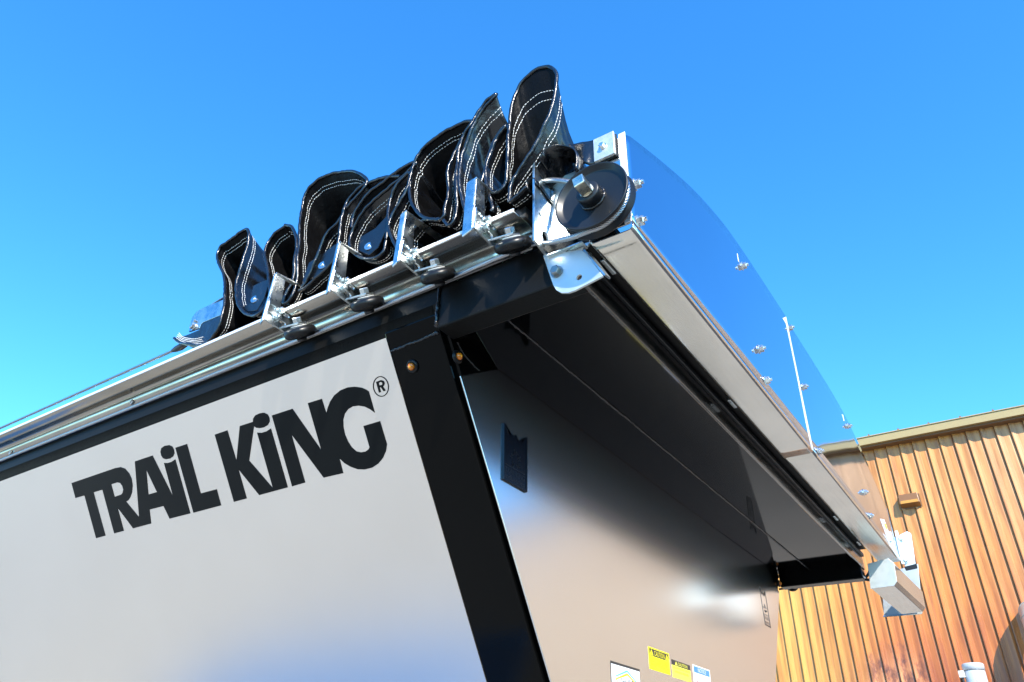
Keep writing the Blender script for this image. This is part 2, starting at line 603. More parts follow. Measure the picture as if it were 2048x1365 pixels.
# corner post, a hair proud of the wall
MB().hexa([fl(-1.064, 0.02, -0.06), fl(-0.913, 0.02, -0.06), fl(-0.913, 1.6, -0.06), fl(-1.064, 1.6, -0.06)],
          [fl(-1.064, 0.02, 0.003), fl(-0.913, 0.02, 0.003), fl(-0.913, 1.6, 0.003), fl(-1.064, 1.6, 0.003)]).build('corner_post', M['black'], trailer, bevel=0.004)
# top rails
def rail(fn, name):
    prof = [(1.0, 0.957), (1.0, 0.912), (1.0 + 0.035 * SN, 0.912 - 0.035 * CS), (1.11, 0.88), (1.11, 0.957)]
    mb = MB()
    P = [fn(Vector((XL, y, z))) for y, z in prof]
    mb.prism(P, (-0.897 - XL, 0, 0))
    return mb.build(name, M['black_tex'], trailer, bevel=0.004)
rail(lambda p: p, 'top_rail')
rail(mir, 'top_rail')
MB().box((-0.8975, 1.0015, 0.8465), (-0.553, 1.06, 0.9565)).build('overhang_rail', M['black_tex'], trailer, bevel=0.004)
MB().box((-0.8975, 3.41, 0.800), (-0.553, 3.47, 0.9565)).build('overhang_rail', M['black'], trailer, bevel=0.004)
# soffit of the overhang in two sheets with a weld between them
MB().box((XE, 1.06, 0.8555), (-0.757, 3.41, 0.864)).build('soffit_sheet', M['soffit'], trailer)
MB().box((-0.756, 1.06, 0.856), (-0.557, 3.41, 0.864)).build('soffit_sheet', M['soffit'], trailer)
def weld(pts, r, name='weld_seam', parent=trailer, jit=0.0012, step=0.005):
    q = smooth_path(pts, step)
    random.seed(int(abs(pts[0][0]) * 1000))
    q = [p + Vector((random.uniform(-jit, jit), random.uniform(-jit, jit), random.uniform(-jit, jit))) for p in q]
    return MB().tube(q, [r * random.uniform(0.65, 1.25) for _ in q], 7).build(name, M['weld'], parent)
weld([(-0.7565, 1.06, 0.8555), (-0.7565, 2.2, 0.8555), (-0.7565, 3.4, 0.8555)], 0.0032)
weld([(-0.898, 0.9995, 0.952), (-0.898, 0.9990, 0.90), (-0.8985, 0.9995, 0.850)], 0.0042)
weld([fl(-1.06, 0.066, 0.003), fl(-0.98, 0.064, 0.003), fl(-0.916, 0.062, 0.003)], 0.0036)
weld([(-0.899, 1.075, 0.850), (-0.899, 1.11, 0.83), (-0.899, 1.16, 0.818)], 0.0028)
# end lip and the seal strip above it
MB().box((-0.557, 1.003, 0.8465), (-0.549, 3.468, 0.907)).build('end_lip', M['lip'], trailer, bevel=0.002)
MB().box((-0.549, 1.01, 0.899), (-0.5395, 3.46, 0.914)).build('seal_strip', M['satin_black'], trailer, bevel=0.002)
MB().box((-0.60, 1.01, 0.93), (-0.47, 3.46, 0.945)).build('seal_backing', M['dark_gap'], trailer)
MB().box((-0.60, 1.06, 0.864), (-0.557, 3.41, 0.93)).build('end_beam', M['dark_gap'], trailer)
for yy in (1.06, 1.78, 2.9, 3.28):
    MB().box((-0.530, yy, 0.913), (-0.520, yy + 0.055, 0.929)).build('seal_clip', M['zinc'], trailer, bevel=0.002)
# end wall
def yz(y, z, x=XE):
    return Vector((x, y, z))
zb = -0.40
def ny(z): return 1 + (0.912 - z) * math.tan(TH)
ew = [yz(ny(0.856) + 0.012, 0.856), yz(ny(zb) + 0.012, zb), yz(2 * YC - ny(zb) - 0.012, zb), yz(2 * YC - ny(0.856) - 0.012, 0.856)]
MB().prism([p + Vector((-0.03, 0, 0)) for p in ew], (0.03, 0, 0)).build('end_wall', M['black'], trailer)
es = [yz(ny(0.772), 0.772), yz(1.23, 0.8548), yz(2 * YC - 1.23, 0.8548), yz(2 * YC - ny(0.772), 0.772), yz(2 * YC - ny(zb), zb), yz(ny(zb), zb)]
end_sheet = MB().prism(es, (0.003, 0, 0)).build('end_sheet', M['end_sheet'], trailer, bevel=0.001)
# side sheet
zt = 0.033
sp = [fl(XL + 0.1, zt), fl(-1.060, zt), fl(-1.060, 1.56), fl(XL + 0.1, 1.56)]
side_sheet = MB().prism([p + NF * 0.0035 for p in sp], NF * 0.0022).build('side_sheet', M['panel'], trailer)
MB().prism([fl(XL + 0.1, zt + 0.001), fl(-1.0615, zt + 0.001), fl(-1.0615, 1.559), fl(XL + 0.1, 1.559)], NF * 0.0035).build('sheet_backing', M['dark_gap'], trailer)

# ---- large lettering on the side sheet
S1 = (130, 860, 330 / 1958)
S2 = (410, 740, 400 / 1950)
OFF = 0.0060
def trace(pts, S):
    return [fl_px(S[0] + x * S[2], S[1] + y * S[2], OFF) for x, y in pts]
TRAI = [(78, 632), (600, 453), (660, 443), (710, 460), (760, 515), (790, 580), (802, 660), (795, 740), (775, 800), (750, 838), (725, 852), (880, 1040), (830, 375), (1038, 305), (1285, 800), (1175, 393), (1215, 395), (1265, 380), (1308, 350), (1487, 993), (1243, 1055), (1170, 905), (1003, 948), (1022, 1113), (810, 1170), (622, 920), (698, 1200), (585, 1230), (445, 712), (338, 743), (480, 1257), (370, 1287), (232, 780), (125, 810)]
HR = [(548, 648), (620, 625), (655, 630), (680, 665), (692, 710), (685, 745), (668, 768), (588, 795)]
HA = [(963, 470), (1092, 738), (990, 768)]
DOT = [(1133, 262), (1143, 218), (1182, 190), (1235, 182), (1272, 198), (1292, 235), (1298, 280), (1282, 318), (1245, 343), (1200, 350), (1165, 338), (1143, 305)]
LL = [(1310, 213), (1447, 168), (1610, 755), (1800, 705), (1852, 898), (1525, 985)]
KI = [(95, 632), (218, 590), (307, 888), (340, 548), (468, 507), (470, 475), (490, 445), (530, 425), (575, 418), (610, 435), (628, 470), (630, 505), (612, 540), (575, 562), (535, 570), (500, 565), (477, 550), (430, 885), (663, 1155), (508, 612), (550, 615), (600, 600), (642, 572), (807, 1147), (530, 1222), (325, 968), (407, 1255), (283, 1288)]
NG = [(652, 445), (852, 380), (1135, 785), (1003, 325), (1138, 283), (1183, 425), (1195, 375), (1220, 310), (1260, 250), (1320, 200), (1390, 172), (1460, 165), (1530, 175), (1575, 195), (1597, 212), (1656, 418), (1610, 385), (1560, 360), (1500, 350), (1440, 358), (1395, 385), (1362, 430), (1347, 490), (1350, 560), (1365, 630), (1395, 700), (1430, 755), (1475, 795), (1520, 805), (1565, 797), (1595, 775), (1605, 755), (1545, 548), (1706, 500), (1774, 725), (1765, 790), (1735, 860), (1690, 915), (1630, 955), (1560, 972), (1490, 970), (1420, 945), (1360, 910), (1310, 862), (1348, 1008), (1158, 1052), (842, 628), (977, 1100), (850, 1137)]
RR = [(1668, 118), (1715, 100), (1742, 108), (1752, 130), (1745, 155), (1735, 163), (1762, 203), (1742, 210), (1715, 170), (1703, 174), (1715, 218), (1697, 224)]
RH = [(1693, 128), (1718, 118), (1730, 128), (1728, 145), (1700, 153)]
def ell(cx, cy, rx, ry, rot, n=40):
    return [(cx + rx * math.cos(t) * math.cos(rot) - ry * math.sin(t) * math.sin(rot), cy + rx * math.cos(t) * math.sin(rot) + ry * math.sin(t) * math.cos(rot)) for t in [6.28318 * k / n for k in range(n)]]
for nm, out, holes, S in [('lettering', TRAI, [HR, HA], S1), ('lettering', DOT, [], S1), ('lettering', LL, [], S1), ('lettering', KI, [], S2), ('lettering', NG, [], S2),
                          ('trademark_ring', ell(1715, 163, 77, 101, -0.12), [ell(1715, 163, 69, 92, -0.12)], S2), ('trademark_letter', RR, [RH], S2)]:
    MB().prism(trace(out, S), NF * 0.0006, [trace(h, S) for h in holes]).build(nm, M['vinyl_letter'], side_sheet)

# ---- marker lamps
def marker(c, nrm):
    nrm = Vector(nrm).normalized()
    gr = MB().lathe(c, nrm, [(0, 0.0158), (0.0035, 0.0155), (0.006, 0.0135), (0.007, 0.0105), (0.0055, 0.0090)], 28).build('marker_light', M['rubber'], trailer)
    MB().lathe(Vector(c) + nrm * 0.004, nrm, [(0, 0.0088), (0.0055, 0.0082), (0.0085, 0.006), (0.0095, 0.0025)], 20).build('lens', M['amber'], gr)
    MB().lathe(Vector(c) + nrm * 0.0105, nrm, [(0, 0.0042), (0.0030, 0.0036), (0.0040, 0.0018)], 6, False).build('reflector', M['amber_core'], gr)
marker(fl_px(826, 733, 0.003), NF)
marker((-0.900, 1.079, 0.8135), (1, 0, 0))
marker((-0.900, 2 * YC - 1.075, 0.8135), (1, 0, 0))

# ---- badges and decals on the end sheet
XS = XE + 0.003
def bz(x, y):
    p = at(980 + x * 100 / 758, 820 + y * 100 / 758, 0, XS + 0.003)
    return p
badge_px = [(205, 200), (220, 205), (285, 390), (312, 365), (328, 378), (345, 432), (380, 376), (395, 390), (425, 492), (452, 455), (468, 465), (485, 522), (540, 416), (556, 425), (556, 1255), (200, 1052)]
bp = [bz(x, y) for x, y in badge_px]
by0, by1 = min(p.y for p in bp), max(p.y for p in bp)
bz0, bz1 = min(p.z for p in bp), max(p.z for p in bp)
badge_uv = [((p.y - by0) / (by1 - by0), (p.z - bz0) / (bz1 - bz0)) for p in bp]
BW, BH = by1 - by0, bz1 - bz0
def badge_at(y0, z0, w, h, solid, name):
    P = [Vector((XS, y0 + a * w, z0 + b_ * h)) for a, b_ in badge_uv]
    cxx, czz = y0 + w / 2, z0 + h * 0.42
    inn = [Vector((XS, cxx + (p.y - cxx) * 0.9, czz + (p.z - czz) * (0.955 if solid else 0.93))) for p in P]
    if solid:
        o = MB().prism(P, (0.004, 0, 0)).build(name, M['badge'], end_sheet, bevel=0.0006)
        lift, mk = 0.0042, M['badge_mark']
        MB().prism([p + Vector((0.004, 0, 0)) for p in P], (0.0012, 0, 0), [[p + Vector((0.004, 0, 0)) for p in inn]]).build('rim', M['badge'], o)
    else:
        o = MB().prism(P, (0.0008, 0, 0), [inn]).build(name, M['black_print'], end_sheet)
        lift, mk = 0.0006, M['black_print']
    U, V, N_ = (0, 1, 0), (0, 0, 1), (1, 0, 0)
    text_mesh('TRAIL KING', (XS, y0 + 0.11 * w, z0 + 0.165 * h), U, V, 0.78 * w, 0.085 * h, N_, lift).build('print', mk, o)
    text_mesh('industries', (XS, y0 + 0.11 * w, z0 + 0.055 * h), U, V, 0.78 * w, 0.085 * h, N_, lift).build('print', mk, o)
    MB().box((XS + lift, y0 + 0.1 * w, z0 + 0.285 * h), (XS + lift + 0.0004, y0 + 0.88 * w, z0 + 0.295 * h)).build('print', mk, o)
    em = MB()                               # ring of small angular runner marks
    for k in range(5):
        t = 0.4 + k * 6.28318 / 5
        c = Vector((XS + lift, y0 + w * 0.5 + 0.17 * w * math.cos(t), z0 + 0.46 * h + 0.17 * w * math.sin(t)))
        a = Vector((0, math.cos(t), math.sin(t)))
        b_ = Vector((0, -math.sin(t), math.cos(t)))
        q = w * 0.055
        for s0, s1, w0 in [((-1, -1), (1, 1), .28), ((-0.2, 1), (0.3, -1), .26), ((-1, 0.6), (0.4, 0.1), .24)]:
            p0 = c + a * s0[0] * q + b_ * s0[1] * q
            p1 = c + a * s1[0] * q + b_ * s1[1] * q
            d = (p1 - p0).normalized()
            nn_ = Vector((1, 0, 0)).cross(d) * (w0 * q)
            em.prism([p0 - nn_, p1 - nn_, p1 + nn_, p0 + nn_], (0.0004 + 0.0001 * k, 0, 0))
    em.build('emblem', mk, o)
    return o
badge_at(by0, bz0, BW, BH, True, 'raised_badge')
fb0 = at(1480 + 262 * .14652, 1100 + 540 * .14652, 0, XS)
fb1 = at(1480 + 424 * .14652, 1100 + 1078 * .14652, 0, XS)
badge_at(fb0.y + 0.005, fb1.z + 0.002, fb1.y - fb0.y - 0.008, fb0.z - fb1.z + 0.012, False, 'outline_badge')

def decal(c_tl, c_tr, z_bot, mat, name, t=0.0005):
    a, b_ = at(*c_tl, 0, XS), at(*c_tr, 0, XS)
    y0, y1, z1 = a.y, b_.y, (a.z + b_.z) / 2
    z0 = at(*z_bot, 0, XS).z
    o = MB().box((XS - 0.001, y0, z0), (XS + t, y1, z1)).build(name, mat, end_sheet)
    return o, y0, y1, z0, z1
U, V, N_ = (0, 1, 0), (0, 0, 1), (1, 0, 0)
def pr(o, mat, y0, z0, y1, z1, lift=0.0009):
    MB().box((XS, y0, z0), (XS + lift, y1, z1)).build('print', mat, o)
def tri(o, mat, yc, z0, w, h, lift=0.0013):
    MB().prism([(XS, yc - w / 2, z0), (XS, yc + w / 2, z0), (XS, yc, z0 + h)], (lift, 0, 0)).build('print', mat, o)
o, y0, y1, z0, z1 = decal((1296, 1292.5), (1337.4, 1308), (1298.4, 1337.8), M['yellow_print'], 'caution_decal')
w, h = y1 - y0, z1 - z0
pr(o, M['black_print'], y0 + 0.04 * w, z0 + 0.62 * h, y1 - 0.04 * w, z1 - 0.06 * h)
for k in (0.13, 0.87):
    tri(o, M['yellow_print'], y0 + k * w, z0 + 0.64 * h, 0.16 * w, 0.27 * h)
    tri(o, M['brown_print'], y0 + k * w, z0 + 0.68 * h, 0.04 * w, 0.12 * h, 0.0016)
text_mesh('CAUTION', (XS, y0 + 0.25 * w, z0 + 0.66 * h), U, V, 0.5 * w, 0.22 * h, N_, 0.0013).build('print', M['yellow_print'], o)
for k, s in enumerate(['CLEAN ALL DEBRIS AND BUILD UP', 'OFF TAIL WHEEL PLATE TO PREVENT', 'WEAR ON THE BELT AND CHAIN.']):
    text_mesh(s, (XS, y0 + 0.08 * w, z0 + (0.47 - 0.13 * k) * h), U, V, 0.84 * w, 0.085 * h, N_, 0.0009).build('print', M['brown_print'], o)
pr(o, M['brown_print'], y0 + 0.05 * w, z0 + 0.06 * h, y1 - 0.05 * w, z0 + 0.075 * h)
o, y0, y1, z0, z1 = decal((1342.9, 1318.8), (1379.2, 1331.6), (1345.2, 1354.2), M['yellow2_print'], 'caution_decal')
w, h = y1 - y0, z1 - z0
pr(o, M['black_print'], y0, z0 + 0.70 * h, y1, z1)
tri(o, M['yellow2_print'], y0 + 0.22 * w, z0 + 0.73 * h, 0.13 * w, 0.22 * h)
text_mesh('CAUTION', (XS, y0 + 0.31 * w, z0 + 0.735 * h), U, V, 0.52 * w, 0.2 * h, N_, 0.0013).build('print', M['yellow2_print'], o)
for k, s in enumerate(['DO NOT EXCEED 3,000 PSI', 'HYDRAULIC PRESSURE.']):
    text_mesh(s, (XS, y0 + (0.05 + 0.07 * k) * w, z0 + (0.50 - 0.2 * k) * h), U, V, (0.9 - 0.14 * k) * w, 0.12 * h, N_, 0.0009).build('print', M['brown_print'], o)
o, y0, y1, z0, z1 = decal((1385, 1329.6), (1418.7, 1340.5), (1387, 1378), M['white_print'], 'notice_decal')
w, h = y1 - y0, z1 - z0
pr(o, M['blue_print'], y0 + 0.04 * w, z0 + 0.70 * h, y1 - 0.04 * w, z1 - 0.05 * h)
text_mesh('NOTICE', (XS, y0 + 0.27 * w, z0 + 0.745 * h), U, V, 0.46 * w, 0.16 * h, N_, 0.0013).build('print', M['white_print'], o)
pr(o, M['red_print'], y0 + 0.13 * w, z0 + 0.30 * h, y0 + 0.20 * w, z0 + 0.36 * h)
o, y0, y1, z0, z1 = decal((1220.3, 1321), (1279, 1339.6), (1224, 1405), M['black_print'], 'maker_decal')
w, h = y1 - y0, z1 - z0
pr(o, M['white_print'], y0 + 0.02 * w, z0 + 0.02 * h, y1 - 0.015 * w, z1 - 0.065 * h, 0.0008)
def strip(o, mat, pts, t, lift):
    (ya, za), (yb, zb_), (yc, zc_) = [(y0 + a * w, z0 + b_ * h) for a, b_ in pts]
    MB().prism([(XS, ya, za), (XS, yb, zb_), (XS, yc, zc_), (XS, yc, zc_ - t * 0.6), (XS, yb, zb_ - t), (XS, ya, za - t * 0.6)], (lift, 0, 0)).build('print', mat, o)
strip(o, M['cyan_print'], [(0.14, 0.66), (0.54, 0.88), (0.92, 0.60)], 0.05 * h, 0.0012)
strip(o, M['yellow_print'], [(0.14, 0.595), (0.54, 0.805), (0.92, 0.555)], 0.06 * h, 0.0012)
strip(o, M['yellow_print'], [(0.14, 0.595), (0.54, 0.33), (0.92, 0.555)], 0.05 * h, 0.0010)
text_mesh('SHURCO', (XS, y0 + 0.32 * w, z0 + 0.49 * h), U, V, 0.52 * w, 0.15 * h, N_, 0.0014).build('print', M['black_print'], o)

# ---- undercarriage (below the frame of the photograph)
MB().box((XL, 1.84, -0.46), (-0.93, 2.63, -0.395)).build('belly_plate', M['black'], trailer)
for yy in (1.86, 2.49):
    MB().box((XL, yy, -0.80), (-0.95, yy + 0.12, -0.462)).build('frame_beam', M['black_tex'], trailer)
for yy in (1.80, 2.52):
    MB().box((-2.2, yy, -H), (-2.05, yy + 0.15, -0.80)).build('landing_leg', M['black_tex'], trailer)
for ax_ in (-6.6, -7.9):
    for yy in (1.25, 2.95):
        wh = MB().lathe((ax_, yy, -H + 0.51), (0, 1, 0), [(0, 0.30), (0.0, 0.46), (0.04, 0.51), (0.21, 0.51), (0.25, 0.46), (0.25, 0.30)], 40).build('wheel', M['rubber'], trailer)
        MB().lathe((ax_, yy - 0.01, -H + 0.51), (0, 1, 0), [(0, 0.1), (0.03, 0.12), (0.04, 0.29), (0.24, 0.29), (0.26, 0.1)], 32).build('rim', M['steel'], wh)
    MB().tube([(ax_, 1.3, -H + 0.51), (ax_, 3.1, -H + 0.51)], 0.06, 12).build('axle', M['black_tex'], trailer)
    for yy in (1.87, 2.50):
        MB().box((ax_ - 0.05, yy, -H + 0.51), (ax_ + 0.05, yy + 0.1, -0.80)).build('hanger', M['black_tex'], trailer)

# ---- stainless roller rail along the top edge
XR = -0.652
def rail_prof():
    out, inn = [], []
    P = [(0.929, 1.0065), (0.975, 1.0125)]
    for k in range(7):                     # bend
        t = k / 6 * math.pi / 2
        P.append((0.985 + 0.0145 * math.sin(t), 0.9985 + 0.0145 * math.cos(t)))
    P += [(0.9995, 0.954)]
    return P
mb = MB()
P = rail_prof()
Q = []
for i, (y, z) in enumerate(P):
    a = Vector(P[max(i - 1, 0)]); b_ = Vector(P[min(i + 1, len(P) - 1)])
    t = (b_ - a).normalized()
    Q.append((y + t.y * -0.003, z + t.x * 0.003))
Q = [(y - (-(0.0)), z) for y, z in Q]
vs = []
for x in (XL, XR):
    vs += [(x, y, z) for y, z in P]
np_ = len(P)
outer = [(i, i + 1, i + 1 + np_, i + np_) for i in range(np_ - 1)]
mb.add(vs, outer, True)
rr = mb.build('roller_rail', M['rail_steel'], trailer)
md = rr.modifiers.new('thickness', 'SOLIDIFY'); md.thickness = 0.003; md.offset = 1
MB().box((XL, 0.9262, 1.0045), (XR - 0.0005, 0.9292, 1.0128)).build('rail_lip', M['edge'], rr)
# rail bolts to the left of the folded cover
for px, py in ((25, 907), (268, 806)):
    c = at(px, py, 1, 0.9975)
    MB().hexhead((c.x, 0.9985, c.z), (0, -1, 0), 0.0085, 0.009, 0.011).build('rail_bolt', M['bolt'], rr)

# ------------------------------------------------------------------ stainless end cap over the tail
cap = thing('tarp_end_cap', 'polished stainless end cap with peaked top reflecting the blue sky', 'end cap', (-0.43, 2.32, 0.90))
XC = -0.4237
def arc_pts(c, r, a0, a1, n=6):
    return [(c[0] + r * math.cos(a0 + (a1 - a0) * k / n), c[1] + r * math.sin(a0 + (a1 - a0) * k / n)) for k in range(n + 1)]
topl = [(0.992, 1.150), (1.0, 1.160), (1.20, 1.247), (1.40, 1.322), (1.60, 1.372), (1.75, 1.390), (1.95, 1.398), (2.18, 1.402)]
topr = [(2.46, 1.402), (2.69, 1.398), (2.89, 1.390), (3.04, 1.372), (3.24, 1.322), (3.44, 1.247), (3.64, 1.160), (3.648, 1.150)]
tl = smooth_path([Vector((a, b_, 0)) for a, b_ in topl], 0.04)
trr = smooth_path([Vector((a, b_, 0)) for a, b_ in ([(2.18, 1.402)] + topr)], 0.04)
poly1 = [Vector((XC, 0.992, 0.915))] + [Vector((XC, p.x, p.y)) for p in tl] + [Vector((XC, 2.225, 1.402)), Vector((XC, 2.225, 0.915))]
poly2 = [Vector((XC - 0.0035, 2.19, 0.915)), Vector((XC - 0.0035, 2.19, 1.402))] + [Vector((XC - 0.0035, p.x, p.y)) for p in trr[1:]] + [Vector((XC - 0.0035, 3.648, 0.915))]
def sheet_grid(y0, y1, x, top_fn, name, thick=0.003):
    mb = MB()
    n_, m_ = 60, 10
    vs, fs = [], []
    for i in range(n_ + 1):
        y = y0 + (y1 - y0) * i / n_
        zt_ = top_fn(y)
        for j in range(m_ + 1):
            z = 0.9165 + (zt_ - 0.9165) * j / m_
            wob = 0.0016 * noise.noise(Vector((y * 2.2, z * 3.0, 1.3))) * math.sin(math.pi * j / m_) ** 0.5
            vs.append((x + wob - (0.0008 if wob < 0 else 0) * 0, y, z))
    for i in range(n_):
        for j in range(m_):
            a = i * (m_ + 1) + j
            fs.append((a, a + m_ + 1, a + m_ + 2, a + 1))
    mb.add(vs, fs, True)
    o = mb.build(name, M['mirror'], cap)
    md = o.modifiers.new('thickness', 'SOLIDIFY'); md.thickness = thick; md.offset = -1
    return o
def top_z(y):
    pts = tl if y <= 2.18 else trr
    for a, b_ in zip(pts, pts[1:]):
        if a.x <= y <= b_.x:
            return a.y + (b_.y - a.y) * (y - a.x) / max(b_.x - a.x, 1e-6)
    return pts[0].y if y < pts[0].x else pts[-1].y
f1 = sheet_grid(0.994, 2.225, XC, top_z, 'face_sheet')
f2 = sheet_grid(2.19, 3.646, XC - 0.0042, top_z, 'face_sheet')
# bright cut edge where the near sheet laps the far one
MB().box((XC - 0.0034, 2.2252, 0.912), (XC + 0.0012, 2.2292, 1.398)).build('lap_edge', M['edge'], f1)
# bottom channel: radiused corner and underside
def channel(y0, y1, dz, name):
    P = [(-0.5165, 0.9300), (-0.5165, 0.9120), (-0.5155, 0.9075), (-0.5125, 0.9045), (-0.5080, 0.9040), (-0.5000, 0.9040), (-0.4600, 0.9040), (-0.4460, 0.9040), (-0.4400, 0.9040)]
    P += [(-0.4300 - 0.0045 + 0.011 * math.sin(t), 0.9060 + 0.0085 - 0.0105 * math.cos(t)) for t in [k / 6 * math.pi / 2 for k in range(7)]]
    P += [(XC + 0.0002, 0.9172)]
    vs = []
    ys = [y0 + (y1 - y0) * k / 24 for k in range(25)]
    for y in ys:
        vs += [(x, y, z + dz) for x, z in P]
    n_ = len(P)
    fs = [(k * n_ + i, k * n_ + i + 1, (k + 1) * n_ + i + 1, (k + 1) * n_ + i) for k in range(24) for i in range(n_ - 1)]
    o = MB().add(vs, [tuple(reversed(f)) for f in fs], True).build(name, M['steel'], cap)
    md = o.modifiers.new('thickness', 'SOLIDIFY'); md.thickness = 0.0025; md.offset = -1
    return o
channel(0.994, 2.228, 0, 'bottom_channel')
channel(2.2285, 3.646, 0.004, 'bottom_channel')
# near return flange
MB().box((-0.505, 0.990, 0.917), (XC - 0.0035, 0.9935, 1.150)).build('return_flange', M['steel'], cap, bevel=0.001)
MB().box((XC - 0.0148, 0.9868, 0.9185), (XC + 0.0004, 0.9898, 1.1565)).build('hem_edge', M['edge'], cap, bevel=0.001)
MB().box((-0.505, 3.647, 0.917), (XC - 0.004, 3.650, 1.150)).build('return_flange', M['steel'], cap, bevel=0.001)
for px, py in [(1270, 370), (1276, 444), (1484, 533), (1518, 699), (1530, 762), (1580, 656), (1608, 774), (1638, 903), (1697, 852), (1729, 985), (1740, 1032)]:
    p = at(px, py, 0, XC)
    random.seed(px)
    dx = XC if p.y < 2.225 else XC - 0.004
    o = MB().hexhead((dx, p.y, p.z), (1, 0.06, -0.02), 0.0098, 0.011, 0.0128)
    o.tube([(dx + 0.008, p.y, p.z), (dx + 0.019, p.y, p.z)], 0.0045, 10)
    o.build('bolt', M['bolt'], cap)
    if (px, py) in ((1484, 533), (1697, 852)):
        q = at(px - 8, py - 16, 0, XC)
        MB().hexa([(dx, q.y - 0.004, q.z - 0.014), (dx + 0.001, q.y - 0.004, q.z - 0.014), (dx + 0.001, q.y + 0.004, q.z - 0.014), (dx, q.y + 0.004, q.z - 0.014)],
                  [(dx, q.y - 0.002, q.z + 0.016), (dx + 0.001, q.y - 0.002, q.z + 0.016), (dx + 0.001, q.y + 0.001, q.z + 0.016), (dx, q.y + 0.001, q.z + 0.016)]).build('scuff_mark', M['edge'], cap)
# maker sticker near the far end
p = at(1772, 1060, 0, XC - 0.004)
st = MB().prism([(XC - 0.004, p.y - 0.10, p.z + 0.02), (XC - 0.004, p.y + 0.02, p.z + 0.05), (XC - 0.004, p.y + 0.10, p.z - 0.02), (XC - 0.004, p.y - 0.02, p.z - 0.055)], (0.0006, 0, 0)).build('sticker', M['white_print'], cap)
MB().prism([(XC - 0.004, p.y - 0.02, p.z + 0.022), (XC - 0.004, p.y + 0.03, p.z + 0.034), (XC - 0.004, p.y + 0.045, p.z + 0.012), (XC - 0.004, p.y, p.z + 0.005)], (0.001, 0, 0)).build('sticker_print', M['yellow_print'], st)

# strap clamp on the near flange, with the strap of the cover
clamp = thing('strap_clamp', 'small zinc clamp plate with one bolt holding black strap to end cap', 'clamp', (-0.47, 0.98, 1.10))
c0 = at(1203, 292, 1, 0.980)
MB().box((-0.4915, 0.978, 1.100), (-0.4445, 0.9855, 1.163)).build('clamp_plate', M['zinc_dull'], clamp, bevel=0.001)
MB().box((-0.497, 0.9858, 1.097), (-0.442, 0.9892, 1.160)).build('rubber_pad', M['rubber'], clamp, bevel=0.001)
MB().hexhead((-0.470, 0.978, 1.131), (0, -1, 0), 0.0068, 0.007, 0.009).build('bolt', M['bolt'], clamp)

# ------------------------------------------------------------------ pulley bracket
br = thing('pulley_bracket', 'bright zinc angle bracket with round holes carrying the black pulley', 'bracket', (-0.56, 0.99, 0.80))
def hole_ring(cy, cz, r, n=18):
    return [(cy + r * math.cos(6.28318 * k / n), cz + r * math.sin(6.28318 * k / n)) for k in range(n)]
xb = -0.615
outline = [(0.950, 0.930), (0.998, 0.922), (1.016, 0.930), (1.016, 1.143), (0.945, 1.146)]
Zx = lambda x, y: at(1040 + x * 280 / 1062, 240 + y * 280 / 1062, 0, xb)
h1, h2, h3, h4 = Zx(196, 455), Zx(195, 895), Zx(155, 552), Zx(153, 720)
holes = [hole_ring(h1.y, h1.z, 0.013), hole_ring(h2.y, h2.z, 0.014), hole_ring(h3.y, h3.z, 0.0048), hole_ring(h4.y, h4.z, 0.0048)]
MB().prism([(xb - 0.005, y, z) for y, z in outline], (0.005, 0, 0), [[(xb - 0.005, y, z) for y, z in h] for h in holes]).build('side_plate', M['zinc'], br, bevel=0.0008)
MB().prism([(xb + 0.0005, 1.011, 0.921), (-0.530, 1.011, 0.921), (-0.505, 1.011, 0.945), (-0.505, 1.011, 1.10), (-0.53, 1.011, 1.135), (xb + 0.0005, 1.011, 1.135)], (0, 0.005, 0)).build('back_plate', M['zinc'], br, bevel=0.0008)
MB().box((-0.5295, 0.9865, 0.9125), (xb + 0.004, 1.0108, 0.9165)).build('bottom_shelf', M['zinc'], br, bevel=0.001)
MB().box((-0.5145, 0.988, 0.905), (-0.5095, 1.055, 1.04)).build('inner_plate', M['zinc'], br, bevel=0.001)
# lower ear bolted to the rail face
ear = [at(px, py, 1, 0.9945) for px, py in [(1086, 512), (1090, 508), (1164, 500), (1176, 512), (1206, 552), (1150, 581), (1136, 586), (1122, 586), (1112, 580), (1106, 570)]]
hp = at(1158, 555, 1, 0.9945)
MB().prism(ear, (0, 0.005, 0), [[(hp.x + 0.0062 * math.cos(6.283 * k / 16), 0.9945, hp.z + 0.0062 * math.sin(6.283 * k / 16)) for k in range(16)]]).build('lower_ear', M['zinc_dull'], br, bevel=0.0008)
e1, e2 = at(1166, 501, 1, 0.9945), at(1208, 552, 1, 0.9945)
MB().prism([e1, e2, e2 + Vector((0.002, 0.018, 0.002)), e1 + Vector((0.004, 0.018, 0.002))], Vector((0.003, 0, 0.002))).build('ear_flange', M['zinc'], br)
MB().prism([e1 + Vector((-0.085, 0.0, 0.012)), e1 + Vector((0, 0, 0.001)), e1 + Vector((0, 0.004, 0.012)), e1 + Vector((-0.085, 0.004, 0.018))], Vector((0, 0.004, 0))).build('ear_bend', M['zinc'], br)
bpnt = at(1114, 544.6, 1, 0.994)
MB().hexhead(bpnt, (0, -1, 0), 0.0105, 0.010, 0.0132).build('bolt', M['bolt_dark'], br)

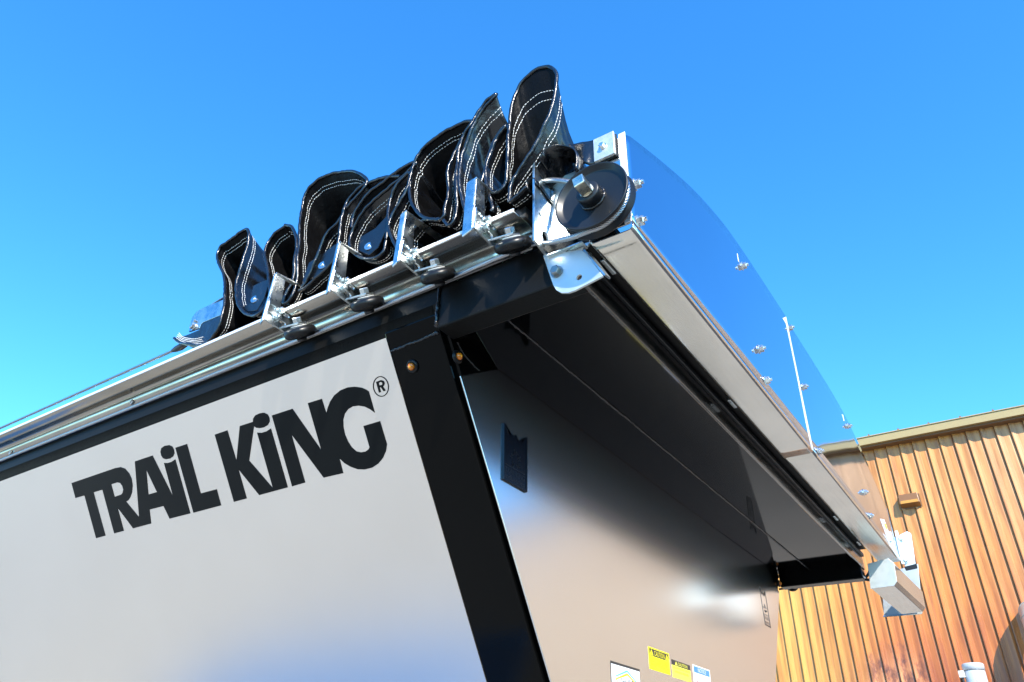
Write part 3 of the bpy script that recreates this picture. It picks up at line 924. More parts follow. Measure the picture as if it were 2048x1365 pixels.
# ------------------------------------------------------------------ pulley
PC = Vector((-0.4770, 0.930, 0.9620))
PS = 0.955
pul = thing('cable_pulley', 'black painted pulley wheel with welded hub and square shaft end', 'pulley', (PC.x, PC.y, PC.z - 0.08))
ax_ = Vector((0, -1, 0))
c = PC
MB().lathe(c, ax_, [(h_, r_ * PS) for h_, r_ in [(-0.034, 0.074), (-0.034, 0.0805), (-0.030, 0.0815), (-0.021, 0.0685), (-0.016, 0.0670), (-0.011, 0.0685), (-0.003, 0.0805), (0.0015, 0.0812), (0.0035, 0.0795), (0.002, 0.0770), (-0.006, 0.0700), (-0.0075, 0.066), (-0.0075, 0.012)]], 72).build('sheave', M['satin_black'], pul)
MB().lathe(c, ax_, [(-0.008, 0.0245), (0.014, 0.0240), (0.016, 0.0225), (0.016, 0.010)], 40).build('hub', M['satin_black'], pul)
wr = [c + ax_ * -0.0065 + Vector((0.0248 * math.cos(t), 0, 0.0248 * math.sin(t))) for t in [6.28318 * k / 60 for k in range(60)]]
random.seed(3)
MB().tube([p + Vector((random.uniform(-1, 1), random.uniform(-1, 1), random.uniform(-1, 1))) * 0.0008 for p in wr], 0.0030, 7, closed=True).build('weld_ring', M['weld'], pul)
sq = []
for k in range(4):
    t = R_(45 + 90 * k + 12)
    sq.append(c + Vector((0.0160 * math.cos(t), 0, 0.0160 * math.sin(t))))
MB().prism([p + ax_ * 0.016 for p in sq], ax_ * 0.034).build('square_shaft', M['nut'], pul, bevel=0.002)
MB().lathe(c + ax_ * 0.0155, ax_, [(0, 0.0150), (0.004, 0.0142)], 24).build('shaft_shoulder', M['nut'], pul)
MB().tube([c + Vector((0, 0.030, 0)), c + Vector((0, 0.09, 0))], 0.013, 16).build('axle', M['bolt_dark'], pul)

# ------------------------------------------------------------------ wire rope
def wire_rope(path, r, pitch, name, mat, parent, step=0.0035):
    pts = smooth_path(path, step)
    L = [0]
    for a, b_ in zip(pts, pts[1:]):
        L.append(L[-1] + (b_ - a).length)
    mb = MB()
    for s in range(6):
        sp_ = []
        for i, p in enumerate(pts):
            t = pts[min(i + 1, len(pts) - 1)] - pts[max(i - 1, 0)]
            t.normalize()
            a = t.cross(Vector((0.1, 0.3, 1))).normalized()
            b_ = t.cross(a)
            ph = 6.28318 * (s / 6 + L[i] / pitch)
            sp_.append(p + (a * math.cos(ph) + b_ * math.sin(ph)) * r * 0.6)
        mb.tube(sp_, r * 0.42, 5)
    return mb.build(name, mat, parent)
zc = 0.9615
GR = 0.0715 * PS                               # rope radius in the pulley groove
yg = PC.y + 0.016
lower = []
x = -3.4
lower = [(-3.4, 0.989, 0.9520), (-2.6, 0.989, 0.9525), (-1.8, 0.989, 0.954), (-1.2, 0.989, 0.9555), (-0.9, 0.989, 0.957), (-0.66, 0.985, 0.956), (-0.6083, 0.983, 0.9417), (-0.568, 0.968, 0.9212), (-0.53, 0.958, 0.9070)]
a0 = R_(258)
wrap = [(PC.x + GR * math.cos(a0 + t), yg, PC.z + GR * math.sin(a0 + t)) for t in [R_(222) * k / 14 for k in range(15)]]
upper = [(-0.548, 0.956, 1.058), (h1.x, h1.y - 0.004, h1.z - 0.006), (-0.68, 1.02, h1.z + 0.03)]
rope = thing('drive_rope', 'twisted steel rope running along the rail and around the pulley', 'steel rope', (-1.9, 0.99, 0.94))
wire_rope(lower + wrap + upper, 0.0058, 0.034, 'rope_strands', M['rope'], rope)
MB().tube([(-9, 0.989, 0.952), (-3.38, 0.989, 0.952)], 0.0046, 8).build('rope_strands', M['rope'], rope)
# leading rope to the left
lead = thing('lead_rope', 'thin dark steel rope with black sleeve leading left from the folded tarp', 'steel rope', (-3.0, 0.93, 0.98))
e0, e1_ = at(372, 690, 1, 0.95), at(-60, 884, 1, 0.95)
wire_rope([e1_ + (e1_ - e0) * 1.2, e1_, e0], 0.0042, 0.030, 'rope_strands', M['bolt_dark'], lead, 0.006)
d0 = (e1_ - e0).normalized()
MB().tube([e0, e0 + d0 * 0.02, e0 + d0 * 0.045, e0 + d0 * 0.065], [0.0065, 0.0105, 0.009, 0.005], 10).build('sleeve', M['plastic'], lead)

# ------------------------------------------------------------------ tarp carriages
def slot(y, z, ly, r, n=6, x=0):
    pts = []
    for k in range(n + 1):
        t = -math.pi / 2 + math.pi * k / n
        pts.append((y + ly / 2 + r * math.cos(t), z + r * math.sin(t)))
    for k in range(n + 1):
        t = math.pi / 2 + math.pi * k / n
        pts.append((y - ly / 2 + r * math.cos(t), z + r * math.sin(t)))
    return pts
def carriage(xc, zc, label, bw, lean):
    t = thing('tarp_carriage', label, 'roller bracket', (xc, 0.955, zc - 0.014), 'roller carriages along the stainless rail')
    xp = xc - 0.044
    zo = zc - 0.945
    sl = [slot(0.8905, 0.9975 + zo, 0.010, 0.0042), slot(0.9330, 0.9955 + zo, 0.012, 0.0042), slot(0.8890, 0.9745 + zo, 0.010, 0.0042), slot(0.9270, 0.9715 + zo, 0.012, 0.0042)]
    ol = [(0.876, 0.953 + zo), (0.936, 0.9505 + zo), (0.965, 0.966 + zo), (0.965, 1.000 + zo), (0.879, 1.0095 + zo)]
    MB().prism([(xp, y, z) for y, z in ol], (0.005, 0, 0), [[(xp, y, z) for y, z in s] for s in sl]).build('slotted_plate', M['zinc'], t, bevel=0.0007)
    # upright angle
    a0_, a1_ = 0.8775, 0.9075
    lo = [(xp - 0.0006 - 0.004, a0_, 0.958 + zo), (xp - 0.0006, a0_, 0.958 + zo), (xp - 0.0006, a1_ + 0.012, 0.962 + zo), (xp - 0.0046, a1_ + 0.012, 0.962 + zo)]
    hi = [(xp - 0.0046 + lean, a0_ + 0.002, 1.090 + zo), (xp - 0.0006 + lean, a0_ + 0.002, 1.090 + zo), (xp - 0.0006 + lean, a1_, 1.088 + zo), (xp - 0.0046 + lean, a1_, 1.088 + zo)]
    MB().hexa(lo, hi).build('upright', M['zinc'], t, bevel=0.0008)
    lo = [(xp - bw, a0_ - 0.0045, 0.940 + zo), (xp - 0.0008, a0_ - 0.0045, 0.948 + zo), (xp - 0.0008, a0_ - 0.0005, 0.948 + zo), (xp - bw, a0_ - 0.0005, 0.940 + zo)]
    hi = [(xp - bw + lean, a0_ - 0.0025, 1.086 + zo), (xp - 0.0008 + lean, a0_ - 0.0025, 1.090 + zo), (xp - 0.0008 + lean, a0_ + 0.0015, 1.090 + zo), (xp - bw + lean, a0_ + 0.0015, 1.086 + zo)]
    MB().hexa(lo, hi).build('upright_flange', M['zinc'], t, bevel=0.0012)
    # arm that bends inward over the rail into the cover
    MB().hexa([(xp - bw + lean, a0_, 1.0865 + zo), (xp + lean, a0_, 1.0905 + zo), (xp + lean + 0.004, 1.05, 1.107 + zo), (xp - bw + lean, 1.05, 1.104 + zo)],
              [(xp - bw + lean, a0_, 1.0905 + zo), (xp + lean, a0_, 1.0945 + zo), (xp + lean + 0.004, 1.05, 1.111 + zo), (xp - bw + lean, 1.05, 1.108 + zo)]).build('inner_arm', M['zinc'], t, bevel=0.0008)
    for (y, z) in ((0.9135, 0.9985 + zo), (0.9085, 0.9745 + zo)):
        mb = MB().hexhead((xp + 0.0055, y, z), (1, 0, 0), 0.0080, 0.0085, 0.0095)
        mb.tube([(xp + 0.012, y, z), (xp + 0.0175, y, z)], 0.004, 10)
        mb.build('bolt', M['zinc'], t)
        MB().hexhead((xp - 0.005, y, z), (-1, 0, 0), 0.0080, 0.009).build('nut', M['bolt'], t)
    # roller sits tilted in the corner of the rail
    wc = Vector((xc, 0.955, 0.945 + zo))
    AX = Vector((0.10, -0.60, 0.79)).normalized()
    MB().lathe(wc + AX * 0.0245, AX, [(0, 0.0112), (0.011, 0.0112), (0.0125, 0.0095)], 6, False).build('axle_nut', M['zinc'], t)
    MB().lathe(wc + AX * 0.0150, AX, [(0, 0.019), (0.0022, 0.019)], 28, False).build('washer', M['edge'], t)
    w = MB().lathe(wc, AX, [(-0.0145, 0.012), (-0.0145, 0.018), (-0.0125, 0.030), (-0.0105, 0.0345), (-0.0065, 0.0383), (0, 0.0398), (0.0065, 0.0383), (0.0105, 0.0345), (0.0125, 0.030), (0.0145, 0.019), (0.0145, 0.01)], 40).build('roller', M['rubber'], t)
    MB().lathe(wc, AX, [(-0.0225, 0.0085), (-0.0225, 0.0105), (-0.0145, 0.0125)], 20).build('axle_end', M['plastic'], w)
    tb = wc + AX * 0.0195
    e1_ = Vector((1, 0, 0)) - AX * AX.x
    e1_.normalize()
    e2_ = AX.cross(e1_)
    lo = [tb + e1_ * a + e2_ * b_ for a, b_ in ((-0.042, -0.014), (0.014, -0.014), (0.014, 0.014), (-0.042, 0.014))]
    MB().hexa(lo, [p + AX * 0.0045 for p in lo]).build('roller_tab', M['zinc'], t, bevel=0.001)
    return t
carriage(-0.6705, 0.9440, 'zinc roller bracket nearest to the black pulley, with a wide upright flange', 0.024, 0.0)
carriage(-0.8656, 0.9440, 'second zinc roller bracket from the pulley, under the round open tarp loop', 0.014, 0.002)
carriage(-1.0735, 0.9465, 'third zinc roller bracket from the pulley, between two washers on the tarp', 0.007, 0.004)
carriage(-1.2966, 0.9435, 'fourth zinc roller bracket from the pulley, farthest left on the rail', 0.006, 0.006)

# front bracket plate at the leading edge of the cover
lp = thing('lead_plate', 'shiny zinc plate with one bolt at the left end of the folded tarp', 'plate', (-1.75, 0.93, 1.0))
pp = [at(px, py, 1, 0.955) for px, py in [(377, 664), (380, 650), (384, 636), (393, 623), (408, 615), (452, 597), (452, 626), (406, 645), (401, 650), (398, 657)]]
hc = at(415, 616, 1, 0.955)
MB().prism(pp, (0, 0.005, 0)).build('plate', M['zinc'], lp, bevel=0.001)
MB().prism([hc + Vector((-0.014, 0, 0.002)), hc + Vector((0.10, 0, 0.018)), hc + Vector((0.10, 0.045, 0.018)), hc + Vector((-0.014, 0.045, 0.002))], (0, 0, 0.004)).build('plate_flange', M['zinc'], lp, bevel=0.001)
b_ = at(388, 654, 1, 0.954)
MB().hexhead(b_, (0, -1, 0), 0.009, 0.009, 0.011).build('bolt', M['bolt'], lp)
b_ = at(391, 643, 1, 0.954)
MB().hexhead(b_, (0, -1, 0), 0.004, 0.006).build('bolt', M['bolt'], lp)

# ------------------------------------------------------------------ folded tarpaulin
tarp = thing('folded_tarp', 'glossy black vinyl tarp with white stitching bunched up in folds on the rail', 'tarp', (-1.1, 1.0, 1.015))
YT = 0.938
A = (340, 320, 400 / 1365); B1 = (420, 440, 200 / 1365); B2 = (580, 330, 180 / 910); B3 = (680, 320, 180 / 1024)
B4 = (800, 230, 160 / 840); B5 = (900, 180, 140 / 682); B6 = (980, 120, 240 / 1092)
def zz(S, pts):
    return [(S[0] + x * S[2], S[1] + y * S[2]) for x, y in pts]
DY = [0, 0.0035, 0.009, 0.0165, 0.024, 0.032, 0.042, 0.056, 0.075, 0.10, 0.13, 0.17, 0.22, 0.28, 0.36, 0.48, 0.65, 0.9, 1.25, 1.65, 2.05, 2.4, 2.62]
ZB = 1.045
def fold(px, dec, L, yoff=0.0, seed=0, stitch=True, amp=1.0, xs=0.0, lift=0.0, st_rows=(0.0185, 0.0255), flip=False, both=False):
    base = [at(x, y, 1, YT + yoff) for x, y in px]
    pts = smooth_path(base, 0.006)
    so = Vector((seed * 3.1, seed * 1.7, 0))
    def pos(p, dy):
        k = 1 - dec * (1 - math.exp(-dy / L))
        z = ZB + (p.z - ZB) * k + lift * (1 - math.exp(-dy / 0.12)) + 0.15 * math.sin(math.pi * min(dy / 2.62, 1))
        w = min(dy / 0.07, 1.0)
        q = Vector((p.x * 9, dy * 5, p.z * 9)) + so
        r1 = noise.noise(q * 1.1)
        r2 = 1 - abs(noise.noise(q * 2.3 + Vector((5, 1, 2)))) * 2
        dx = (0.014 * r1 + 0.008 * r2) * w * amp
        dz = (0.012 * noise.noise(q * 1.3 + Vector((9, 2, 7)))) * w * amp
        edge = 0.0022 * noise.noise(Vector((p.x * 60, p.z * 60, seed)))
        return Vector((p.x + dx + xs * (1 - math.exp(-dy / 0.15)), YT + yoff + dy + edge + 0.006 * noise.noise(Vector((p.x * 14, p.z * 14, seed + 4))), z + dz))
    mb = MB()
    vs, fs = [], []
    n_ = len(DY)
    for p in pts:
        vs += [pos(p, d) for d in DY]
    for i in range(len(pts) - 1):
        for j in range(n_ - 1):
            fs.append((i * n_ + j, i * n_ + j + 1, (i + 1) * n_ + j + 1, (i + 1) * n_ + j))
    mb.add(vs, fs, True)
    o = mb.build('fold', M['tarp'] if (flip or both) else M['tarp_back'], tarp, solid=0.0011)
    o.data.materials.append(M['tarp_back'] if flip else M['tarp'])
    o.modifiers['thickness'].material_offset = 1
    o.modifiers['thickness'].material_offset_rim = 1
    MB().tube([pos(p, 0.001) for p in pts], 0.0046, 8).build('hem', M['tarp'], o)
    if stitch:
        sb = MB()
        fine = smooth_path(base, 0.0012)
        for row in st_rows:
            acc = 0.0
            run = []
            Q = [pos(p, row) for p in fine]
            last = Q[0]
            seg = [Q[0]]
            for q in Q[1:]:
                acc += (q - last).length
                last = q
                if acc < 0.0058:
                    seg.append(q)
                elif acc > 0.0074:
                    if len(seg) > 1:
                        sb.tube([seg[0], seg[len(seg) // 2], seg[-1]], 0.00100, 5)
                    seg = [q]
                    acc = 0.0
        so_ = sb.build('stitching', M['thread'], o)
        so_['kind'] = 'stuff'
    return o
# left flap and first loop
fold([(348, 677), (360, 686), (387, 690), (407, 688), (422, 676), (437, 654), (445.5, 630), (449.6, 607), (449.6, 578), (445, 547), (437, 522), (435, 509), (442, 493), (457, 481), (471, 472), (484.5, 463.5), (494.7, 459), (499, 466), (496, 484), (490, 510), (483, 535), (476.4, 554), (472.7, 572), (473.5, 594), (476, 608.5), (483, 621.7), (493, 629), (508, 632), (521, 627.5), (530, 616), (535.7, 601), (539.4, 583.6), (537, 560), (533.5, 533.8), (530, 510), (532, 494), (537, 479.6), (547.5, 466), (560.7, 457.6), (571, 451)],
     0.55, 0.16, 0.0, 1, lift=0.02)
fold([(571, 451), (582.6, 453), (588.5, 463.4), (592, 476.6), (592, 498.6), (590.7, 522), (588.5, 542.6), (582.6, 564.5), (575, 580.6), (568, 598), (566, 606), (572, 606), (582, 592), (590, 565), (596, 525), (598, 480), (600, 440), (603, 409), (610, 387), (623.5, 369.6), (645, 353.7), (669, 344.8), (691, 342), (710.5, 343.8), (726.4, 351.8), (733, 360), (729, 374), (712, 396), (691, 419), (675, 441), (655, 464.5), (643, 488), (632.4, 514), (618, 545), (600, 578)],
     0.6, 0.18, 0.001, 2, lift=0.01)
fold([(598, 582), (603, 580), (616, 571), (639, 550), (659, 529), (671, 507), (676, 488), (679, 472), (683, 445), (690.5, 418.5), (694, 404), (706.4, 386.8), (724, 369), (750, 358.7), (775, 353.4), (800, 352)],
     0.5, 0.2, -0.001, 3, both=True)
fold([(702, 455), (703, 439.5), (710, 423.7), (724, 404.4), (741.5, 383.3), (764.4, 364), (785.5, 348), (806.6, 334), (827.7, 323.5), (832, 327), (824, 334), (810, 348), (792.5, 364), (775, 380), (750, 400), (724, 429), (706, 456), (699, 475), (699.3, 490.5), (706.4, 504.6), (720.4, 515), (738, 518.7), (755.6, 513.4), (766, 500), (771, 478)],
     0.55, 0.15, -0.003, 4)
fold([(771, 478), (777, 452), (784, 430), (800, 404), (815, 372), (819, 345), (803, 358.7), (789, 378), (778.5, 401), (775.8, 425.5), (776.7, 452), (782, 473), (789, 488.8), (796, 499.3), (803, 505), (812, 498), (818, 470)],
     0.5, 0.16, -0.005, 5, xs=0.01, both=True)
fold([(818, 470), (830, 455), (846, 440), (884, 438), (891.4, 409), (895, 386), (894.3, 363.3), (895, 344), (901, 321.4), (910.5, 296.7), (924, 275.7), (937, 258.6), (945, 246), (943, 241.4), (924, 245), (899, 256.7), (876.2, 272), (853.3, 289), (838, 308), (828.6, 327), (821, 348), (818, 371), (819, 392), (824.8, 411), (838, 428), (849.5, 435.7), (864.8, 438.5), (880, 437)],
     0.5, 0.16, -0.004, 6, lift=0.0, flip=True)
fold([(886, 440), (897, 452), (907, 440), (912, 410), (914, 380), (912, 350), (913, 325), (917, 300), (927, 272), (941, 251.9), (953.4, 227), (965.7, 208.7), (982, 194.4), (993.4, 189), (985, 200), (966, 220), (952, 243), (940, 268), (930.8, 290), (922.6, 310), (918.5, 334), (918.5, 360.7), (922.6, 391.5), (928.7, 418), (935, 434.6), (942, 440), (950, 425), (957, 395)],
     0.62, 0.12, -0.006, 7)
fold([(957, 395), (968, 350), (978, 310), (990, 280), (1002, 264), (1011.9, 250.8), (998.5, 264), (986, 282.7), (978, 303), (972.9, 327.8), (971.9, 354.5), (976, 379), (982, 401.7), (986, 418), (982, 424)],
     0.5, 0.14, -0.008, 8, st_rows=(0.0185, 0.0255))
fold([(980, 378), (984, 384), (991, 385), (1002.7, 379), (1010, 364), (1013, 348.6), (1016, 295.8), (1017.4, 251.9), (1021.8, 216.7), (1030.6, 183.7), (1046, 157.4), (1068, 139.8), (1090, 132), (1101, 132), (1111.9, 144), (1113, 164), (1109.7, 188), (1098.7, 225.5), (1083.3, 260.7), (1065.7, 295.8), (1043.7, 331), (1026, 359.6), (1019.6, 379.4), (1018.5, 403.5), (1026, 400), (1040, 386), (1052, 374)],
     0.95, 0.085, -0.010, 9, xs=-0.035)
# stitched front flap hanging at the leading edge
fp = [at(x_, y_, 1, YT + 0.006) for x_, y_ in [(348, 676), (362, 687), (387, 691), (408, 690), (423, 676), (437, 654), (446, 630), (420, 640), (404, 648), (398, 660), (372, 671)]]
ff = MB().prism(fp, (0, 0.004, 0)).build('front_flap', M['tarp'], tarp, bevel=0.001)
sb = MB()
for q in range(4):
    L_ = smooth_path([at(x_, y_ - 3.2 * q, 1, YT + 0.0052) for x_, y_ in [(352 + q * 2, 676), (366, 684), (388, 688), (406, 687 - q)]], 0.003)
    for i_ in range(0, len(L_) - 2, 3):
        sb.tube(L_[i_:i_ + 3], 0.0009, 5)
sb.build('stitching', M['thread'], ff)['kind'] = 'stuff'
# washers and screws on pocket flaps
def pocket(px, poly, yoff):
    P = [at(x, y, 1, YT + yoff) for x, y in poly]
    mb = MB().prism(P, (0, 0.003, 0))
    f = mb.build('pocket_flap', M['tarp'], tarp, bevel=0.001)
    c = at(px[0], px[1], 1, YT + yoff)
    MB().lathe(c, (0.25, -1, 0.1), [(0, 0.0125), (0.0016, 0.0120)], 24).build('washer', M['zinc'], f)
    MB().lathe(c + Vector((0, -0.001, 0)), (0.25, -1, 0.1), [(0, 0.0045), (0.0022, 0.004), (0.0032, 0.002)], 12).build('screw', M['bolt'], f)
pocket((509.4, 599), zz(B1, [(430, 1190), (545, 1140), (590, 900), (690, 850), (785, 815), (790, 900), (735, 1080), (640, 1235), (520, 1255)]), 0.012)
pocket((645, 531), zz(B2, [(120, 1190), (190, 990), (280, 930), (460, 800), (490, 860), (420, 1000), (250, 1130)]), 0.010)
pocket((738, 493), zz(B3, [(200, 1030), (230, 880), (400, 780), (530, 640), (540, 760), (430, 1000), (330, 1085)]), 0.010)
# black bows the cover hangs from
for k, x in enumerate([-1.62, -1.50, -1.405, -1.29, -1.20, -1.125, -1.035, -0.965, -0.90, -0.835, -0.775, -0.715, -0.665]):
    random.seed(k)
    ys = [0.962 + 0.01 * random.random()] + [1.05 + 0.12 * q for q in range(0, 22)]
    mb = MB()
    w = 0.011 + 0.006 * random.random()
    zlow = 1.0165 + 0.004 * random.random()
    hgt = 0.030 + 0.008 * random.random()
    sec = []
    for y in ys:
        z = zlow + 0.12 * math.sin(math.pi * min(max((y - 1.0) / 2.6, 0), 1))
        sec.append([(x - w, y, z), (x + w, y, z), (x + w, y, z + hgt), (x - w, y, z + hgt)])
    vs = [p for s in sec for p in s]
    fs = [(0, 1, 2, 3), tuple(len(vs) - 4 + q for q in (3, 2, 1, 0))]
    for i in range(len(ys) - 1):
        for q in range(4):
            fs.append((i * 4 + q, (i + 1) * 4 + q, (i + 1) * 4 + (q + 1) % 4, i * 4 + (q + 1) % 4))
    mb.add(vs, fs).build('bow', M['plastic'], tarp, bevel=0.003)
# narrow strap from the cover to the end cap
def ribbon(px, y0, y1, name, taper=0.0):
    base = [at(x, y, 1, y0) for x, y in px]
    pts = smooth_path(base, 0.004)
    vs, fs = [], []
    for p in pts:
        for k in range(5):
            vs.append((p.x, y0 + (y1 - y0) * k / 4, p.z + 0.004 * math.sin(k * 1.3 + p.x * 60)))
    for i in range(len(pts) - 1):
        for k in range(4):
            fs.append((i * 5 + k, i * 5 + k + 1, (i + 1) * 5 + k + 1, (i + 1) * 5 + k))
    return MB().add(vs, fs, True).build(name, M['tarp'], tarp, solid=0.002)
ribbon(zz(B6, [(330, 1160), (325, 1110), (350, 1085), (400, 1085), (410, 1130)]), 0.945, 1.03, 'strap_end')
ribbon(zz(B6, [(395, 890), (470, 835), (480, 860), (445, 910), (500, 820), (580, 770), (660, 765), (730, 790), (770, 830), (785, 880), (785, 940), (775, 990)]), 0.945, 1.01, 'strap_loop')
P = [at(x, y, 1, 0.982) for x, y in zz(B6, [(715, 770), (780, 755), (860, 770), (940, 745), (1003, 722), (1012, 915), (930, 940), (860, 950), (800, 985), (790, 900), (770, 820)])]
vs, fs = [], []
nx, nz = 24, 8
a_, b2, c_, d_ = P[0], P[4], P[5], P[8]
for i in range(nx + 1):
    for j in range(nz + 1):
        u_, v_ = i / nx, j / nz
        q = (a_ * (1 - u_) + b2 * u_) * (1 - v_) + (d_ * (1 - u_) + c_ * u_) * v_
        q.y += 0.007 * math.sin(u_ * 8 + v_ * 2.0) * (1 - u_)
        q.z += 0.004 * math.sin(u_ * 8)
        vs.append(q)
for i in range(nx):
    for j in range(nz):
        a = i * (nz + 1) + j
        fs.append((a, a + nz + 1, a + nz + 2, a + 1))
MB().add(vs, fs, True).build('strap', M['tarp'], tarp, solid=0.002)

# ------------------------------------------------------------------ far end: drive housing, bracket, wiring
dh = thing('drive_housing', 'stainless chamfered drive housing box hanging at the far lower end of the cap', 'housing', (-0.50, 3.75, 0.70))
YF = 3.45
oct_ = [at(px, py, 1, YF) for px, py in [(1735, 1128), (1776, 1117), (1788, 1127), (1794, 1163), (1788, 1172), (1741, 1178)]]
MB().prism(oct_, (0, 0.003, 0)).build('front_panel', M['zinc_dull'], dh, bevel=0.001)
body = [p + (p - sum(oct_, Vector()) / 6) * -0.02 for p in oct_]
MB().prism([p + Vector((0, 0.0035, 0)) for p in body], (0.03, 0.48, -0.02)).build('box_body', M['steel'], dh, bevel=0.002)
zlo = min(p.z for p in oct_)
pl = [at(px, py, 1, 3.98) for px, py in [(1762, 1150), (1836, 1128), (1845, 1226), (1768, 1232)]]
MB().prism(pl, (0, 0.003, 0)).build('back_plate', M['zinc_dull'], dh, bevel=0.001)
MB().prism([pl[3], pl[2], pl[2] + Vector((0, -0.03, -0.012)), pl[3] + Vector((0, -0.03, -0.012))], (0, 0, 0.003)).build('plate_flange', M['steel'], dh)
for px, py, y in ((1765, 1181, 3.6), (1802, 1221, 3.9)):
    p = at(px, py, 1, y)
    MB().hexhead((p.x, p.y, p.z), (0, 0, -1), 0.006, 0.005).build('bolt', M['bolt'], dh)
p = at(1795, 1145, 0, -0.43)
MB().hexhead((-0.44, 3.55, p.z), (1, 0, 0), 0.008, 0.008).build('bolt', M['bolt'], dh)
fbk = thing('far_bracket', 'sunlit zinc bracket plate with two bolts at the far end of the cap', 'bracket', (-0.42, 3.75, 0.87))
bp_ = [at(px, py, 1, 3.665) for px, py in [(1784, 1078), (1814, 1063), (1822, 1068), (1831, 1128), (1812, 1135), (1800, 1118)]]
MB().prism(bp_, (0, 0.005, 0)).build('plate', M['zinc_dull'], fbk, bevel=0.001)
bq = [at(px, py, 1, 3.655) for px, py in [(1789, 1062), (1795, 1062), (1810, 1128), (1803, 1128)]]
MB().prism(bq, (0, 0.010, 0)).build('rib', M['edge'], fbk, bevel=0.001)
for px, py in ((1801, 1078), (1811, 1121)):
    q = at(px, py, 1, 3.664)
    MB().hexhead(q, (0.2, -1, 0), 0.010, 0.012, 0.013).build('bolt', M['bolt'], fbk)
lo_ = [at(px, py, 1, 3.66) for px, py in [(1808, 1134), (1833, 1128), (1835, 1137), (1812, 1142)]]
MB().prism(lo_, (0, 0.004, 0)).build('lower_tab', M['satin_black'], fbk)
wire = thing('wiring_harness', 'black cable looping from the soffit to the drive housing', 'cable', (-0.7, 3.46, 0.75))
MB().tube(smooth_path([at(x, y, 1, 3.46) for x, y in [(1545, 1160), (1575, 1145), (1610, 1130), (1650, 1118)]], 0.02), 0.006, 8).build('cable', M['plastic'], wire)
MB().tube(smooth_path([at(x, y, 1, 3.50) for x, y in [(1558, 1179), (1620, 1169), (1680, 1158), (1722, 1150)]], 0.02), 0.0045, 8).build('cable', M['plastic'], wire)
MB().tube(smooth_path([at(x, y, 1, 3.50) for x, y in [(1702, 1136), (1703, 1150), (1711, 1159), (1724, 1160), (1736, 1150), (1740, 1140)]], 0.01), 0.006, 8).build('cable', M['plastic'], wire)
MB().tube(smooth_path([at(x, y, 1, 3.48) for x, y in [(1706, 1140), (1712, 1155), (1735, 1160), (1748, 1161)]], 0.01), 0.006, 8).build('cable', M['plastic'], wire)
for px, py in ((1582, 1168), (1655, 1150)):
    q = at(px, py, 1, 3.475)
    l_ = MB().lathe((q.x, 3.475, q.z), (0, 1, 0), [(0, 0.03), (0.02, 0.03), (0.03, 0.024)], 20).build('far_marker_light', M['rubber'], trailer)
    MB().lathe((q.x + 0.02, 3.473, q.z + 0.004), (0.4, 1, 0), [(0, 0.012), (0.02, 0.012)], 8).build('lamp_clip', M['zinc'], l_)

# ------------------------------------------------------------------ warehouse behind
YW = 17.0
WS = 0.258                                 # rib spacing
ware = thing('warehouse', 'long orange ribbed metal warehouse with olive eave trim', 'building', (2.0, YW + 5, -H))
WX0, WX1 = -11.0, 19.0
ZT = 6.80
prof = [(0.0, 0.042), (0.006, -0.042), (0.020, -0.045), (0.023, -0.037), (0.046, -0.031), (0.049, -0.023), (0.074, -0.017), (0.077, -0.009), (0.106, -0.003), (0.110, 0.000), (0.204, -0.003), (0.210, -0.002), (0.246, 0.010), (0.249, 0.042), (0.258, 0.042)]
def panel_mesh(z0, z1, name, mat):
    me = bpy.data.meshes.new(name)
    vs, fs = [], []
    for z in (z0, z1):
        vs += [(x, d, z) for x, d in prof]
    n_ = len(prof)
    for i in range(n_ - 1):
        fs.append((i, i + 1, i + 1 + n_, i + n_))
    # closed back so each sheet has body
    vs += [(0, 0.048, z0), (WS, 0.048, z0), (0, 0.048, z1), (WS, 0.048, z1)]
    b0 = 2 * n_
    fs += [(b0 + 1, b0, b0 + 2, b0 + 3)]
    fs += [tuple([b0] + [b0 + 1] + list(reversed(range(n_)))), tuple([b0 + 3, b0 + 2] + list(range(n_, 2 * n_)))]
    me.from_pydata(vs, [], fs)
    me.materials.append(mat)
    me.update()
    return me
pm = panel_mesh(-H + 0.05, ZT, 'siding_panel', M['siding'])
wallo = MB().box((WX0, YW + 0.05, -H), (WX1, YW + 9, ZT - 0.1)).build('wall', M['trim_dark'], ware)
def place(me, x, name='siding_panel'):
    o = bpy.data.objects.new(name, me)
    col.objects.link(o)
    o.parent = wallo
    o.matrix_parent_inverse = Matrix.Identity(4)
    o.location = (x, YW, H)
    o.matrix_parent_inverse = Matrix.Translation(-Vector((0, 0, 0)))
    return o
k = 0
x = WX0
while x < WX1 - WS:
    place(pm, x)
    x += WS
# children of a part take the part's transform (identity), its own parent offset is already removed
# screws in rows
sc = MB()
x = WX0
i = 0
while x < 6:
    for z in (5.62, 3.75, 2.2, 0.5):
        sc.lathe((x + 0.235, YW + 0.010, z), (0.3, -1, 0), [(0, 0.012), (0.008, 0.011), (0.012, 0.006)], 6, False)
    if i % 3 == 0:
        for z in (4.7, 4.25, 3.1):
            sc.lathe((x + 0.235, YW + 0.010, z), (0.3, -1, 0), [(0, 0.010), (0.008, 0.009)], 6, False)
    x += WS
    i += 1
s_ = sc.build('wall_screws', M['siding'], ware)
s_['kind'] = 'stuff'
